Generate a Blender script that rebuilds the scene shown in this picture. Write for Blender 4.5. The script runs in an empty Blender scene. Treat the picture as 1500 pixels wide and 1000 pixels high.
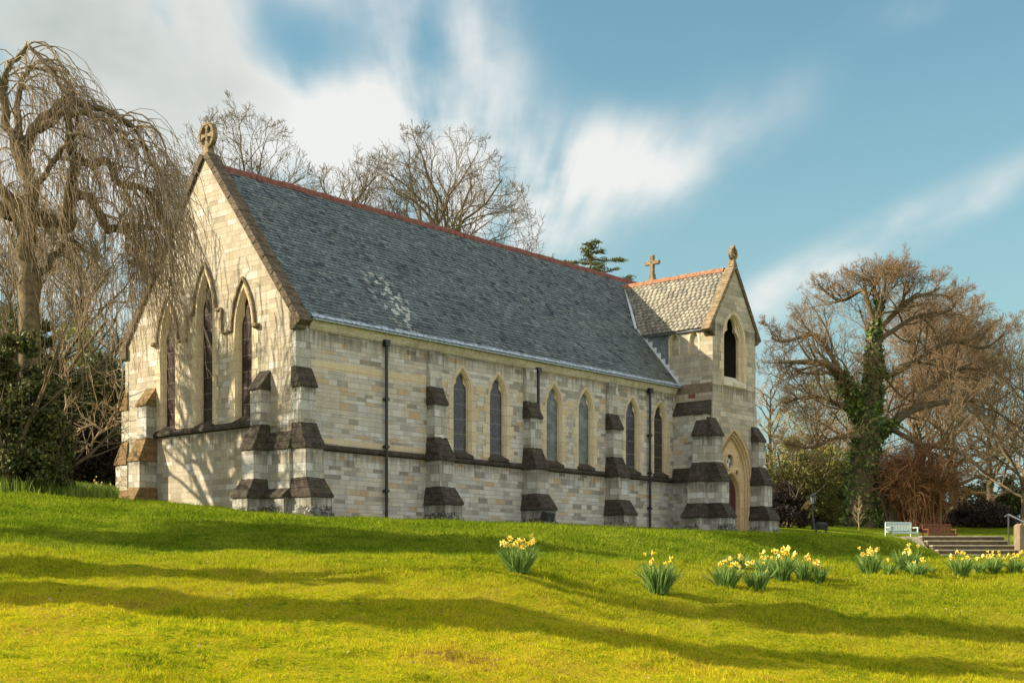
import bpy, bmesh, math, random
import numpy as np
from mathutils import Vector, Matrix
from mathutils.geometry import tessellate_polygon
C = bpy.context.scene
COL = C.collection
R = math.radians
random.seed(7); rng = np.random.default_rng(11)

# ------------------------------------------------------------------ camera, world, sun, exposure
F, HOR, EYE = 1968.0, 843.0, 1.6          # focal length in photo pixels, horizon row, eye height
cam = bpy.data.cameras.new('camera'); camo = bpy.data.objects.new('camera', cam); COL.objects.link(camo)
camo.location = (0, 0, EYE); camo.rotation_euler = (R(90), 0, 0)
cam.sensor_width = 36; cam.lens = 36*F/1500; cam.shift_y = (HOR-500)/1500
cam.clip_start = .1; cam.clip_end = 3000
C.camera = camo
C.view_settings.view_transform = 'Standard'; C.view_settings.look = 'None'
C.view_settings.exposure = 0.93; C.view_settings.gamma = 1
SUN_EL, SUN_TRAVEL = 28.0, 86.0           # light travels towards this heading (clockwise from +Y)
sd = bpy.data.lights.new('sun', 'SUN'); sd.energy = 5.0; sd.angle = R(.5); sd.color = (1, .87, .66)
so = bpy.data.objects.new('sun', sd); COL.objects.link(so)
tv = Vector((math.sin(R(SUN_TRAVEL))*math.cos(R(SUN_EL)), math.cos(R(SUN_TRAVEL))*math.cos(R(SUN_EL)), -math.sin(R(SUN_EL))))
so.rotation_euler = tv.to_track_quat('-Z', 'Y').to_euler(); so.location = (-30, 20, 40)

class NT:
    """short-hand for building node trees"""
    def __init__(s, tree): s.t = tree; s.n = tree.nodes; s.l = tree.links
    def node(s, typ, ins=None, **props):
        n = s.n.new(typ)
        for k, v in props.items(): setattr(n, k, v)
        for k, v in (ins or {}).items():
            if v is None: continue
            if hasattr(v, 'is_linked') or isinstance(v, bpy.types.NodeSocket): s.l.new(v, n.inputs[k])
            else: n.inputs[k].default_value = v
        return n
    def m(s, op, a, b=None, c=None, clamp=False):
        n = s.n.new('ShaderNodeMath'); n.operation = op; n.use_clamp = clamp
        for i, v in enumerate((a, b, c)):
            if v is None: continue
            if isinstance(v, bpy.types.NodeSocket): s.l.new(v, n.inputs[i])
            else: n.inputs[i].default_value = v
        return n.outputs[0]
    def mix(s, f, a, b, blend='MIX'):
        n = s.n.new('ShaderNodeMix'); n.data_type = 'RGBA'; n.blend_type = blend
        for i, v in ((0, f), (6, a), (7, b)):
            if isinstance(v, bpy.types.NodeSocket): s.l.new(v, n.inputs[i])
            else: n.inputs[i].default_value = (tuple(v)+(1,) if hasattr(v, '__len__') and len(v) == 3 else v)
        return n.outputs[2]
    def ramp(s, f, stops, interp='LINEAR'):
        n = s.n.new('ShaderNodeValToRGB'); cr = n.color_ramp; cr.interpolation = interp
        while len(cr.elements) < len(stops): cr.elements.new(.5)
        for e, (p, c) in zip(cr.elements, stops):
            e.position = p; e.color = tuple(c)+(1,) if hasattr(c, '__len__') else (c, c, c, 1)
        s.l.new(f, n.inputs[0]); return n.outputs[0]
    def noise(s, vec, scale, detail=4, rough=.55, dim='3D'):
        n = s.n.new('ShaderNodeTexNoise'); n.noise_dimensions = dim
        n.inputs['Scale'].default_value = scale; n.inputs['Detail'].default_value = detail; n.inputs['Roughness'].default_value = rough
        if vec is not None: s.l.new(vec, n.inputs['Vector'])
        return n.outputs[0]
    def sep(s, v):
        n = s.n.new('ShaderNodeSeparateXYZ'); s.l.new(v, n.inputs[0]); return n.outputs
    def comb(s, x, y, z=0.0):
        n = s.n.new('ShaderNodeCombineXYZ')
        for i, v in enumerate((x, y, z)):
            if isinstance(v, bpy.types.NodeSocket): s.l.new(v, n.inputs[i])
            else: n.inputs[i].default_value = v
        return n.outputs[0]

def build_world():
    w = bpy.data.worlds.new('World'); C.world = w; w.use_nodes = True
    T = NT(w.node_tree); w.node_tree.nodes.clear()
    sky = T.node('ShaderNodeTexSky', sky_type='NISHITA'); sky.sun_disc = False
    sky.sun_elevation = R(SUN_EL); sky.sun_rotation = R(SUN_TRAVEL+180); sky.air_density = 1.15; sky.dust_density = 1.2; sky.ozone_density = 1.2
    tc = T.node('ShaderNodeTexCoord'); x, y, z = T.sep(tc.outputs['Generated'])
    az = T.m('ARCTAN2', x, y); hyp = T.m('SQRT', T.m('ADD', T.m('MULTIPLY', x, x), T.m('MULTIPLY', y, y)))
    el = T.m('ARCTAN2', z, hyp)
    def px(X, Y):                                   # direction of a point in the sky
        dx, dz = (X-750)/F, (HOR-Y)/F
        return math.atan(dx), math.atan2(dz, math.hypot(1, dx))
    # wind-drawn streaks spread out from one point over the horizon
    vx, vy = px(690, 620)
    dx = T.m('SUBTRACT', az, vx); dy = T.m('SUBTRACT', el, vy)
    rr = T.m('SQRT', T.m('ADD', T.m('MULTIPLY', dx, dx), T.m('MULTIPLY', dy, dy)))
    th = T.m('ARCTAN2', dx, dy)
    n1 = T.noise(T.comb(T.m('MULTIPLY', th, 1.7), T.m('MULTIPLY', rr, 3.6), 3.1), 2.0, 2, .5)
    n2 = T.noise(T.comb(T.m('MULTIPLY', th, 3.4), T.m('MULTIPLY', rr, 4.6), 9.7), 2.2, 3, .55)
    n3 = T.noise(T.comb(az, T.m('MULTIPLY', el, 1.4), .3), 9.0, 4, .55)
    cov = None
    blobs = [  # centre x, y, radius x, y (photo pixels), rotation, weight
        (130, 70, 300, 150, 5, 1.25), (385, 60, 55, 120, 0, -.35), (475, 95, 80, 60, 0, -.55), (1000, 60, 120, 80, 0, -.1), (350, 165, 120, 45, -15, .62), (560, 205, 170, 62, 4, .85), (565, 165, 34, 60, 0, .35),
        (600, 40, 150, 90, 10, .30), (720, 60, 60, 110, -10, .22), (860, 260, 160, 62, -8, .72), (770, 345, 100, 50, 25, .55), (930, 245, 110, 50, 0, .14),
        (1290, 345, 140, 34, -24, .48), (1150, 420, 90, 34, -22, .34), (1130, 160, 120, 50, -30, .22), (1040, 60, 60, 70, 20, .16),
        (1480, 268, 100, 26, -30, .36), (60, 340, 250, 110, 0, .60), (230, 215, 90, 40, 0, -.22), (1130, 540, 70, 90, 0, .25), (1350, 10, 80, 30, 0, .22)]
    for bx, by, rx, ry, rot, wt in blobs:
        a0, e0 = px(bx, by); k = F/math.hypot(1, (bx-750)/F)**.5; c, s_ = math.cos(R(rot)), math.sin(R(rot))
        ax_ = T.m('SUBTRACT', az, a0); ey = T.m('SUBTRACT', e0, el)
        p = T.m('DIVIDE', T.m('ADD', T.m('MULTIPLY', ax_, c), T.m('MULTIPLY', ey, s_)), rx/k)
        q = T.m('DIVIDE', T.m('SUBTRACT', T.m('MULTIPLY', ey, c), T.m('MULTIPLY', ax_, s_)), ry/k)
        g = T.m('MULTIPLY', T.m('POWER', 2.718, T.m('MULTIPLY', T.m('ADD', T.m('MULTIPLY', p, p), T.m('MULTIPLY', q, q)), -.8)), wt)
        if cov is None: grey = g
        cov = g if cov is None else T.m('ADD', cov, g)
    # clouds over the rest of the sky, away from the part the picture shows
    back = T.m('MULTIPLY', T.m('MULTIPLY', T.m('SUBTRACT', T.m('ABSOLUTE', az), .55, clamp=True), 1.6, clamp=True), 1.0)
    cov = T.m('ADD', cov, back)
    nn = T.m('ADD', T.m('MULTIPLY', n1, .8), T.m('ADD', T.m('MULTIPLY', n2, .5), T.m('MULTIPLY', n3, .7)))
    dens = T.m('MULTIPLY', cov, T.m('ADD', T.m('MULTIPLY', T.m('SUBTRACT', nn, 1.0), 3.1), 1.0))
    sm = T.node('ShaderNodeMapRange', {0: dens, 1: .04, 2: .92}, interpolation_type='SMOOTHSTEP'); dens = T.m('MULTIPLY', sm.outputs[0], .88)
    thick = T.m('MULTIPLY', T.m('SUBTRACT', T.m('ADD', grey, T.m('MULTIPLY', T.m('SUBTRACT', n3, .5), 1.0)), .62), 1.3, clamp=True)
    ccol = T.mix(thick, (4.75, 4.7, 4.5), (2.55, 2.7, 2.4))
    tint = T.mix(1.0, sky.outputs[0], (.65, .87, .77, 1), 'MULTIPLY')
    hz = T.m('SUBTRACT', 1.0, T.m('MULTIPLY', T.m('MAXIMUM', el, 0.0), 2.6, clamp=True))
    tint = T.mix(T.m('MULTIPLY', T.m('POWER', hz, 1.2), .95), tint, (1.9, 2.75, 2.95))
    ccol = T.mix(T.m('MULTIPLY', back, 1.4, clamp=True), ccol, (5.9, 5.9, 6.2))  # unseen clouds made brighter to light the shaded walls
    col = T.mix(dens, tint, ccol)
    bg = T.node('ShaderNodeBackground', {0: col, 1: .105})
    out = T.node('ShaderNodeOutputWorld', {0: bg.outputs[0]})
build_world()

# ------------------------------------------------------------------ materials
def mat(name):
    m = bpy.data.materials.new(name); m.use_nodes = True; m.node_tree.nodes.clear(); T = NT(m.node_tree)
    return m, T
def finish(T, col, rough=.9, bump=None, bstr=.5, bdist=.02, spec=.3, normal=None, extra=None):
    ins = {'Base Color': col, 'Roughness': rough, 'Specular IOR Level': spec}
    if isinstance(col, tuple) and len(col) == 3: ins['Base Color'] = col+(1,)
    if bump is not None:
        b = T.node('ShaderNodeBump', {'Strength': bstr, 'Distance': bdist, 'Height': bump}); ins['Normal'] = b.outputs[0]
    if extra: ins.update(extra)
    p = T.node('ShaderNodeBsdfPrincipled', ins); T.node('ShaderNodeOutputMaterial', {0: p.outputs[0]}); return p

def stone_mat(name, stops, row=.185, bw=.52, mortar=(.42, .375, .28), stain=.5, moss=0, base_z=True, mort=.008, warp=.075, runs=()):
    m, T = mat(name)
    tc = T.node('ShaderNodeTexCoord'); u, v, _ = T.sep(tc.outputs['UV']); ob = tc.outputs['Object']
    ox, oy, oz = T.sep(ob)
    # courses of uneven height, blocks of uneven length
    vv = T.m('ADD', v, T.m('MULTIPLY', T.m('SUBTRACT', T.noise(T.comb(0.0, v, 0.0), 2.3, 1), .5), warp*4))
    rown = T.m('FLOOR', T.m('DIVIDE', vv, row))
    uu = T.m('ADD', u, T.m('MULTIPLY', T.m('SUBTRACT', T.noise(T.comb(u, T.m('MULTIPLY', rown, 3.7), 0.0), 1.5, 1), .5), .7))
    uu = T.m('ADD', uu, T.m('MULTIPLY', rown, 1.37))
    wob = T.noise(ob, 9, 2)
    vec = T.comb(T.m('ADD', uu, T.m('MULTIPLY', T.m('SUBTRACT', wob, .5), .012)), T.m('ADD', vv, T.m('MULTIPLY', T.m('SUBTRACT', wob, .5), .014)), 0.0)
    br = T.node('ShaderNodeTexBrick', {'Vector': vec, 'Color1': (0, 0, 0, 1), 'Color2': (1, 1, 1, 1), 'Mortar': (.5, .5, .5, 1), 'Scale': 1.0,
            'Mortar Size': mort, 'Mortar Smooth': .25, 'Bias': 0.0, 'Brick Width': bw, 'Row Height': row})
    br.offset = .5; br.squash = 1
    rnd = br.outputs['Color']; fac = br.outputs['Fac']
    col = T.ramp(rnd, stops)
    n_mid = T.noise(ob, 3.5, 5, .6); n_fine = T.noise(ob, 38, 4, .7); n_big = T.noise(ob, .55, 3, .6)
    col = T.mix(.55, col, T.ramp(n_mid, [(.3, .42), (.5, .52), (.72, .68)]), 'SOFT_LIGHT')
    col = T.mix(.7, col, T.ramp(n_fine, [(.28, .16), (.5, .5), (.72, .82)]), 'OVERLAY')
    # dark weather streaks that run down the wall
    st = T.noise(T.comb(T.m('MULTIPLY', T.m('ADD', ox, oy), 2.6), T.m('MULTIPLY', T.m('SUBTRACT', ox, oy), 2.6), T.m('MULTIPLY', oz, .35)), 1.2, 5, .65)
    sm = T.m('MULTIPLY', T.m('SUBTRACT', st, .52), 3.2, clamp=True)
    col = T.mix(T.m('MULTIPLY', sm, stain), col, T.mix(1.0, col, (.50, .47, .42, 1), 'MULTIPLY'))
    pat = T.m('MULTIPLY', T.m('SUBTRACT', n_big, .5), 5, clamp=True)
    col = T.mix(T.m('MULTIPLY', pat, .35), col, T.mix(1.0, col, (1.06, .96, .80, 1), 'MULTIPLY'))
    for L_ in runs:      # dark water runs below each ledge
        dz = T.m('SUBTRACT', L_, oz); near = T.m('MULTIPLY', T.m('SUBTRACT', 1.0, T.m('DIVIDE', dz, .75), clamp=True), T.m('GREATER_THAN', dz, 0.0))
        sn = T.noise(T.comb(T.m('MULTIPLY', T.m('ADD', ox, T.m('MULTIPLY', oy, 1.3)), 9), L_, T.m('MULTIPLY', oz, .5)), 1.0, 3, .6)
        run = T.m('MULTIPLY', T.m('SUBTRACT', T.m('ADD', T.m('MULTIPLY', near, .45), sn), .70), 4, clamp=True)
        col = T.mix(T.m('MULTIPLY', run, T.m('MULTIPLY', T.m('MINIMUM', T.m('MULTIPLY', near, 3), 1.0), .72)), col, T.mix(1.0, col, (.34, .32, .28, 1), 'MULTIPLY'))
    # small dark lichen specks
    sp = T.m('MULTIPLY', T.m('SUBTRACT', T.noise(ob, 17, 3, .8), .60), 9, clamp=True)
    col = T.mix(T.m('MULTIPLY', sp, .35), col, (.16, .15, .12))
    col = T.mix(T.m('MULTIPLY', fac, .85), col, mortar)
    if moss:
        mo = T.m('MULTIPLY', T.m('SUBTRACT', T.noise(ob, 2.2, 5, .7), .5), 6, clamp=True)
        col = T.mix(T.m('MULTIPLY', mo, moss), col, (.12, .14, .04))
    if base_z:   # black algae and white lichen low on the plinth
        edge = T.m('ADD', .30, T.m('MULTIPLY', T.m('SUBTRACT', T.noise(ob, 6, 4, .7), .5), .65))
        lo = T.m('MULTIPLY', T.m('SUBTRACT', edge, oz), 12, clamp=True)
        lich = T.m('MULTIPLY', T.m('SUBTRACT', T.noise(ob, 11, 4, .75), .55), 22, clamp=True)
        low = T.mix(lich, (.035, .034, .028), (.42, .43, .38))
        prone = T.m('MULTIPLY', T.m('SUBTRACT', T.noise(ob, .8, 1), .36), 10, clamp=True)
        col = T.mix(T.m('MULTIPLY', lo, T.m('MULTIPLY', prone, .85)), col, low)
    h = T.m('ADD', T.m('MULTIPLY', fac, -1.0), T.m('ADD', T.m('MULTIPLY', T.noise(ob, 14, 5, .7), .9), T.m('MULTIPLY', rnd, .35)))
    finish(T, col, .92, h, .75, .022, .2)
    return m

grey_stops = [(0, (.26, .235, .19)), (.14, (.37, .345, .29)), (.36, (.50, .485, .44)), (.55, (.49, .44, .345)), (.7, (.56, .52, .42)), (.85, (.60, .585, .535)), (.95, (.50, .39, .24)), (1, (.47, .34, .20))]
M = {}
M['wall'] = stone_mat('nave_ashlar', grey_stops, .15, .44, base_z=False, mort=.006, runs=(2.1, 5.8), stain=.65)
M['gable'] = stone_mat('gable_ashlar', [(0, (.31, .265, .19)), (.3, (.40, .35, .26)), (.55, (.46, .415, .32)), (.8, (.41, .35, .24)), (1, (.58, .555, .49))], .185, .46, (.33, .28, .20), .6, mort=.006, runs=(2.82,))
M['quoin'] = stone_mat('buttress_ashlar', [(0, (.26, .24, .19)), (.35, (.40, .385, .33)), (.6, (.52, .515, .47)), (.8, (.40, .355, .265)), (1, (.62, .62, .58))], .27, .44, (.24, .22, .18), .6, mort=.007, runs=(3.98, 2.06, .56, 5.85))
M['tower'] = stone_mat('tower_ashlar', [(0, (.29, .26, .20)), (.35, (.40, .355, .265)), (.6, (.45, .42, .34)), (.8, (.38, .31, .20)), (1, (.56, .51, .40))], .21, .5, (.34, .30, .22), .65, mort=.006, runs=(6.15, 8.7))
M['sand'] = stone_mat('dressed_sandstone', [(0, (.53, .43, .27)), (.5, (.60, .50, .33)), (1, (.65, .56, .38))], .36, 4.0, (.36, .29, .18), .45, base_z=False, mort=.005, warp=0)
M['sand_warm'] = stone_mat('door_sandstone', [(0, (.52, .37, .19)), (.5, (.57, .42, .23)), (1, (.60, .46, .26))], .36, 4.0, (.38, .28, .15), .35, base_z=False, mort=.005, warp=0)
M['cornice'] = stone_mat('eaves_sandstone', [(0, (.52, .46, .34)), (1, (.66, .61, .47))], .6, .75, (.18, .14, .09), 1.0, moss=.0, base_z=False, warp=0)

def dark_stone(name, a=(.028, .023, .018), b=(.085, .07, .052), moss=.2, lich=.3):
    m, T = mat(name); tc = T.node('ShaderNodeTexCoord'); ob = tc.outputs['Object']
    n = T.noise(ob, 5, 6, .7); col = T.ramp(n, [(.3, a), (.6, b), (.78, tuple(x*2.0 for x in b))])
    mo = T.m('MULTIPLY', T.m('SUBTRACT', T.noise(ob, 2.0, 4, .7), .52), 6, clamp=True)
    col = T.mix(T.m('MULTIPLY', mo, moss), col, (.10, .115, .03))
    l = T.m('MULTIPLY', T.m('SUBTRACT', T.noise(ob, 23, 4, .75), .62), 12, clamp=True)
    col = T.mix(T.m('MULTIPLY', l, lich), col, (.38, .37, .32))
    u, v, _ = T.sep(tc.outputs['UV'])
    j = T.m('MULTIPLY', T.m('SUBTRACT', T.m('FRACT', T.m('DIVIDE', v, .24)), .93), 14, clamp=True)
    col = T.mix(T.m('MULTIPLY', j, .6), col, (.02, .017, .013))
    h = T.m('SUBTRACT', T.noise(ob, 12, 6, .75), j)
    finish(T, col, .95, h, .9, .03, .15); return m
M['dark'] = dark_stone('weathered_coping_stone')
M['coping'] = dark_stone('gable_coping_stone', (.06, .047, .032), (.16, .125, .085), .12, .35)
M['finial'] = dark_stone('finial_stone', (.14, .105, .06), (.29, .22, .13), .1, .3)
M['moss_stone'] = dark_stone('mossy_weathering_stone', (.10, .065, .03), (.26, .17, .08), .75, .2)

def slate_mat(name, stops, lich, moss):
    m, T = mat(name); tc = T.node('ShaderNodeTexCoord'); ob = tc.outputs['Object']; x, y, z = T.sep(ob)
    g = T.node('ShaderNodeNewGeometry'); rnd = g.outputs['Random Per Island']
    col = T.ramp(rnd, stops)
    col = T.mix(.6, col, T.ramp(T.noise(ob, 11, 5, .7), [(.25, .3), (.5, .5), (.75, .72)]), 'OVERLAY')
    col = T.mix(.5, col, T.ramp(T.noise(ob, .7, 4, .6), [(.3, .32), (.5, .5), (.7, .66)]), 'OVERLAY')
    # pale lichen streaks down the slope
    st = T.noise(T.comb(T.m('MULTIPLY', x, 1.8), T.m('MULTIPLY', y, .5), T.m('MULTIPLY', z, .5)), 1.3, 5, .7)
    l = T.m('MULTIPLY', T.m('MULTIPLY', T.m('SUBTRACT', st, .55), 5, clamp=True), T.m('MULTIPLY', T.m('SUBTRACT', T.noise(ob, 19, 4, .7), .47), 8, clamp=True))
    col = T.mix(T.m('MULTIPLY', l, lich), col, (.40, .42, .40))
    # a cluster of white lichen spots low on the slope near the west end
    dd = T.m('ADD', T.m('POWER', T.m('MULTIPLY', T.m('SUBTRACT', x, 4.6), 1.3), 2.0), T.m('POWER', T.m('MULTIPLY', T.m('SUBTRACT', z, 7.6), .8), 2.0))
    cl = T.m('SUBTRACT', 1.0, T.m('MULTIPLY', dd, .65), clamp=True)
    w = T.m('MULTIPLY', cl, T.m('MULTIPLY', T.m('SUBTRACT', T.noise(ob, 3.6, 2, .5), .56), 40, clamp=True))
    col = T.mix(T.m('MULTIPLY', w, .9 if lich > .3 else 0), col, (.74, .76, .74))
    sp = T.m('MULTIPLY', T.m('SUBTRACT', T.noise(ob, 3.7, 3, .6), .70), 20, clamp=True)
    col = T.mix(T.m('MULTIPLY', sp, .6), col, (.55, .57, .55))
    mm = T.m('MULTIPLY', T.m('MULTIPLY', T.m('SUBTRACT', T.m('ADD', x, T.m('MULTIPLY', z, -1.1)), 10.0), .35, clamp=True), T.m('MULTIPLY', T.m('SUBTRACT', T.noise(ob, 2.2, 4, .7), .40), 5, clamp=True))
    col = T.mix(T.m('MULTIPLY', mm, moss), col, (.15, .14, .05))
    finish(T, col, .62, T.noise(ob, 22, 5, .7), .5, .012, .45); return m
M['slate'] = slate_mat('blue_grey_slate', [(0, (.04, .05, .062)), (.10, (.09, .12, .14)), (.4, (.135, .172, .185)), (.6, (.11, .142, .152)), (.85, (.16, .20, .205)), (.96, (.20, .235, .24)), (1, (.055, .06, .075))], .55, .7)
M['slate_tan'] = slate_mat('lichen_grey_stone_slate', [(0, (.14, .14, .11)), (.3, (.22, .20, .15)), (.6, (.27, .245, .185)), (.85, (.32, .29, .225)), (1, (.20, .19, .14))], .3, 0)

def simple(name, col, rough=.8, var=.3, scale=8, bstr=.3, spec=.3, metal=0):
    m, T = mat(name); tc = T.node('ShaderNodeTexCoord'); n = T.noise(tc.outputs['Object'], scale, 5, .65)
    c = T.mix(T.m('MULTIPLY', T.m('SUBTRACT', n, .3), 2.2, clamp=True), tuple(x*(1-var) for x in col), tuple(min(1, x*(1+var)) for x in col))
    finish(T, c, rough, n, bstr, .01, spec, extra={'Metallic': metal}); return m
M['ridge'] = simple('terracotta_ridge_tile', (.20, .075, .05), .85, .5, 6)
M['ridge_pale'] = simple('lichened_terracotta_tile', (.31, .15, .08), .85, .55, 9)
M['lead'] = simple('dull_lead_sheet', (.13, .15, .16), .55, .6, 3)
M['lead_white'] = simple('oxidised_lead_flashing', (.52, .56, .57), .5, .25, 4)
M['gutter'] = simple('pale_lead_gutter', (.36, .42, .47), .6, .7, 10)
M['pipe'] = simple('black_painted_iron', (.012, .012, .012), .4, .3, 20, .1, .5)
M['door'] = simple('dark_red_door_wood', (.07, .022, .014), .6, .5, 5)
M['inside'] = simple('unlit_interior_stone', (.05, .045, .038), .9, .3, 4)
M['white_paint'] = simple('chalky_pale_green_paint', (.56, .66, .58), .6, .12, 14)
M['brown_wood'] = simple('red_brown_bench_wood', (.20, .072, .035), .6, .35, 14)
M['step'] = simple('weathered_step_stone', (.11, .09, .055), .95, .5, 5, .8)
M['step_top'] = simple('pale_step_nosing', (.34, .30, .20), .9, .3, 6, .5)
M['pier'] = simple('tan_pier_stone', (.22, .165, .105), .9, .3, 5, .6)
M['metal_dark'] = simple('dark_grey_enamel', (.03, .03, .032), .5, .3, 12, .1, .5)
M['lamp_glass'] = simple('smoky_lantern_glass', (.20, .24, .27), .1, .1, 8, 0, .8)
M['galv'] = simple('galvanised_rail', (.10, .11, .12), .45, .2, 12, .1, .5, .6)

def glass_mat(name, kind):
    m, T = mat(name); tc = T.node('ShaderNodeTexCoord'); u, v, _ = T.sep(tc.outputs['UV']); ob = tc.outputs['Object']
    def lines(c, per, w):
        f = T.m('FRACT', T.m('DIVIDE', c, per)); return T.m('GREATER_THAN', T.m('ABSOLUTE', T.m('SUBTRACT', f, .5)), .5-w)
    bars = lines(v, .52, .03)
    if kind == 'lattice':
        a = lines(T.m('ADD', T.m('MULTIPLY', u, 1.6), v), .17, .07); b = lines(T.m('SUBTRACT', T.m('MULTIPLY', u, 1.6), v), .17, .07)
        base = T.ramp(T.noise(ob, 2.2, 3), [(.35, (.02, .025, .016)), (.5, (.055, .075, .065)), (.68, (.14, .18, .17))]); lc = (.26, .28, .23)  # pale greenish tone painted in for the sky reflected in the panes
        rough = .22
    elif kind == 'mesh':
        a = lines(u, .075, .10); b = lines(v, .075, .10)
        base = T.ramp(T.noise(ob, 7, 5, .75), [(.3, (.006, .006, .007)), (.48, (.02, .02, .022)), (.58, (.035, .045, .055)), (.70, (.10, .085, .07))]); lc = (.075, .065, .055)  # paler blotches in the colour imitate uneven reflections
        rough = .16
    else:
        a = lines(u, .055, .12); b = lines(v, .055, .12)
        base = T.ramp(T.noise(ob, 5, 5, .7), [(.3, (.008, .006, .005)), (.55, (.030, .014, .011)), (.7, (.03, .022, .022))]); lc = (.055, .03, .022)
        rough = .45
    col = T.mix(T.m('MULTIPLY', T.m('MAXIMUM', a, b), .75), base, lc)
    col = T.mix(T.m('MULTIPLY', bars, .8), col, (.16, .13, .10))
    h = T.m('ADD', T.m('MAXIMUM', a, b), T.m('MULTIPLY', T.noise(ob, 6, 3), 4.0))
    finish(T, col, rough, h, .45, .01, .5 if kind != 'red' else .15); return m
M['glass_dark'] = glass_mat('dark_stained_glass', 'mesh'); M['glass_lattice'] = glass_mat('lattice_leaded_glass', 'lattice'); M['glass_red'] = glass_mat('guarded_west_glass', 'red')

def bark_mat(name, a, b, green=0, scale=9):
    m, T = mat(name); tc = T.node('ShaderNodeTexCoord'); ob = tc.outputs['Object']; g = T.node('ShaderNodeNewGeometry')
    n = T.noise(ob, scale, 4, .7); col = T.ramp(n, [(.3, a), (.7, b)])
    col = T.mix(T.m('MULTIPLY', g.outputs['Random Per Island'], .45), col, T.mix(1.0, col, (1.5, 1.35, 1.15, 1), 'MULTIPLY'))
    if green: col = T.mix(T.m('MULTIPLY', T.m('MULTIPLY', T.m('SUBTRACT', T.noise(ob, 1.3, 3), .45), 5, clamp=True), green), col, (.10, .12, .04))
    finish(T, col, .9, n, .8, .03, .15); return m
M['bark_weep'] = bark_mat('grey_weeping_bark', (.06, .045, .03), (.22, .17, .10), .3, 5)
M['twig_weep'] = bark_mat('pale_tan_twig', (.19, .145, .095), (.38, .30, .20))
M['bark_brown'] = bark_mat('brown_oak_bark', (.07, .052, .032), (.18, .135, .08), .2)
M['twig_brown'] = bark_mat('russet_twig', (.16, .11, .06), (.32, .225, .13))
M['twig_grey'] = bark_mat('grey_brown_twig', (.10, .082, .05), (.20, .165, .10))
M['twig_rust'] = bark_mat('rusty_twig', (.15, .07, .03), (.30, .16, .08))
M['twig_pale'] = bark_mat('straw_twig', (.24, .18, .10), (.42, .33, .20))

def leaf_mat(name, stops, trans=.25, rough=.6):
    m, T = mat(name); g = T.node('ShaderNodeNewGeometry'); tc = T.node('ShaderNodeTexCoord')
    col = T.ramp(g.outputs['Random Per Island'], stops)
    col = T.mix(.7, col, T.ramp(T.noise(tc.outputs['Object'], .9, 3), [(.3, .35), (.5, .5), (.7, .66)]), 'OVERLAY')
    p = T.node('ShaderNodeBsdfPrincipled', {'Base Color': col, 'Roughness': rough, 'Specular IOR Level': .3})
    tr = T.node('ShaderNodeBsdfTranslucent', {0: col}); mx = T.node('ShaderNodeMixShader', {0: trans, 1: p.outputs[0], 2: tr.outputs[0]})
    T.node('ShaderNodeOutputMaterial', {0: mx.outputs[0]}); return m
M['ivy'] = leaf_mat('ivy_leaf', [(0, (.035, .065, .015)), (.5, (.10, .16, .035)), (1, (.26, .32, .08))])
M['evergreen'] = leaf_mat('evergreen_leaf', [(0, (.03, .045, .012)), (.5, (.07, .085, .022)), (.85, (.14, .14, .035)), (1, (.24, .20, .06))])
M['laurel'] = leaf_mat('sunlit_laurel_leaf', [(0, (.17, .20, .04)), (.5, (.34, .34, .08)), (1, (.54, .50, .15))], .4)
M['olive'] = leaf_mat('olive_leaf', [(0, (.09, .11, .03)), (.5, (.22, .22, .06)), (1, (.44, .38, .12))], .4)
M['yew'] = leaf_mat('dark_copper_leaf', [(0, (.018, .013, .010)), (.6, (.035, .024, .016)), (1, (.06, .04, .022))])
M['yellow_leaf'] = leaf_mat('yellow_green_spring_leaf', [(0, (.14, .15, .03)), (.6, (.26, .24, .06)), (1, (.36, .32, .10))], .4)
M['cedar'] = leaf_mat('cedar_needle', [(0, (.05, .08, .02)), (.6, (.11, .14, .035)), (1, (.20, .20, .06))], .2)
M['daff_leaf'] = leaf_mat('daffodil_leaf', [(0, (.09, .17, .03)), (.6, (.18, .31, .06)), (1, (.36, .48, .14))], .3)
M['petal'] = leaf_mat('pale_yellow_petal', [(0, (.86, .74, .14)), (1, (.90, .82, .30))], .35)
M['trumpet'] = simple('deep_yellow_trumpet', (.85, .58, .03), .6, .1)
M['long_grass'] = leaf_mat('long_grass_blade', [(0, (.08, .14, .014)), (.6, (.18, .27, .022)), (1, (.34, .38, .05))], .3)

def lawn_cols(T, pos):
    """moss, thatch and grass patches over the lawn; the bank is greener, and darkened for its shade"""
    x, y, z = T.sep(pos)
    n1 = T.noise(pos, .45, 4, .6); n2 = T.noise(pos, 2.6, 4, .65); n3 = T.noise(pos, 9, 4, .7); n4 = T.noise(pos, 26, 3, .7)
    mixn = T.m('ADD', T.m('MULTIPLY', n1, .42), T.m('ADD', T.m('MULTIPLY', n2, .40), T.m('ADD', T.m('MULTIPLY', n3, .40), T.m('MULTIPLY', T.m('SUBTRACT', n4, .5), .65))))
    near = T.ramp(mixn, [(.38, (.09, .14, .008)), (.46, (.20, .25, .010)), (.54, (.36, .37, .015)), (.62, (.50, .45, .018)), (.70, (.52, .40, .03)), (.80, (.28, .18, .05))])
    far = T.ramp(mixn, [(.40, (.04, .08, .005)), (.56, (.115, .175, .009)), (.72, (.27, .30, .025))])  # bank green, its colour also lowered to stand in for shade
    mid = T.mix(.55, near, far)
    edge = T.m('ADD', 17.6, T.m('MULTIPLY', T.m('MAXIMUM', T.m('SUBTRACT', x, .4), 0.0), 1.0))
    near = T.mix(T.m('MULTIPLY', T.m('SUBTRACT', y, 11.5), .2, clamp=True), near, mid)
    f = T.m('MULTIPLY', T.m('SUBTRACT', y, edge), 1.6, clamp=True)
    return T.mix(f, near, far), n3, n2
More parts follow.
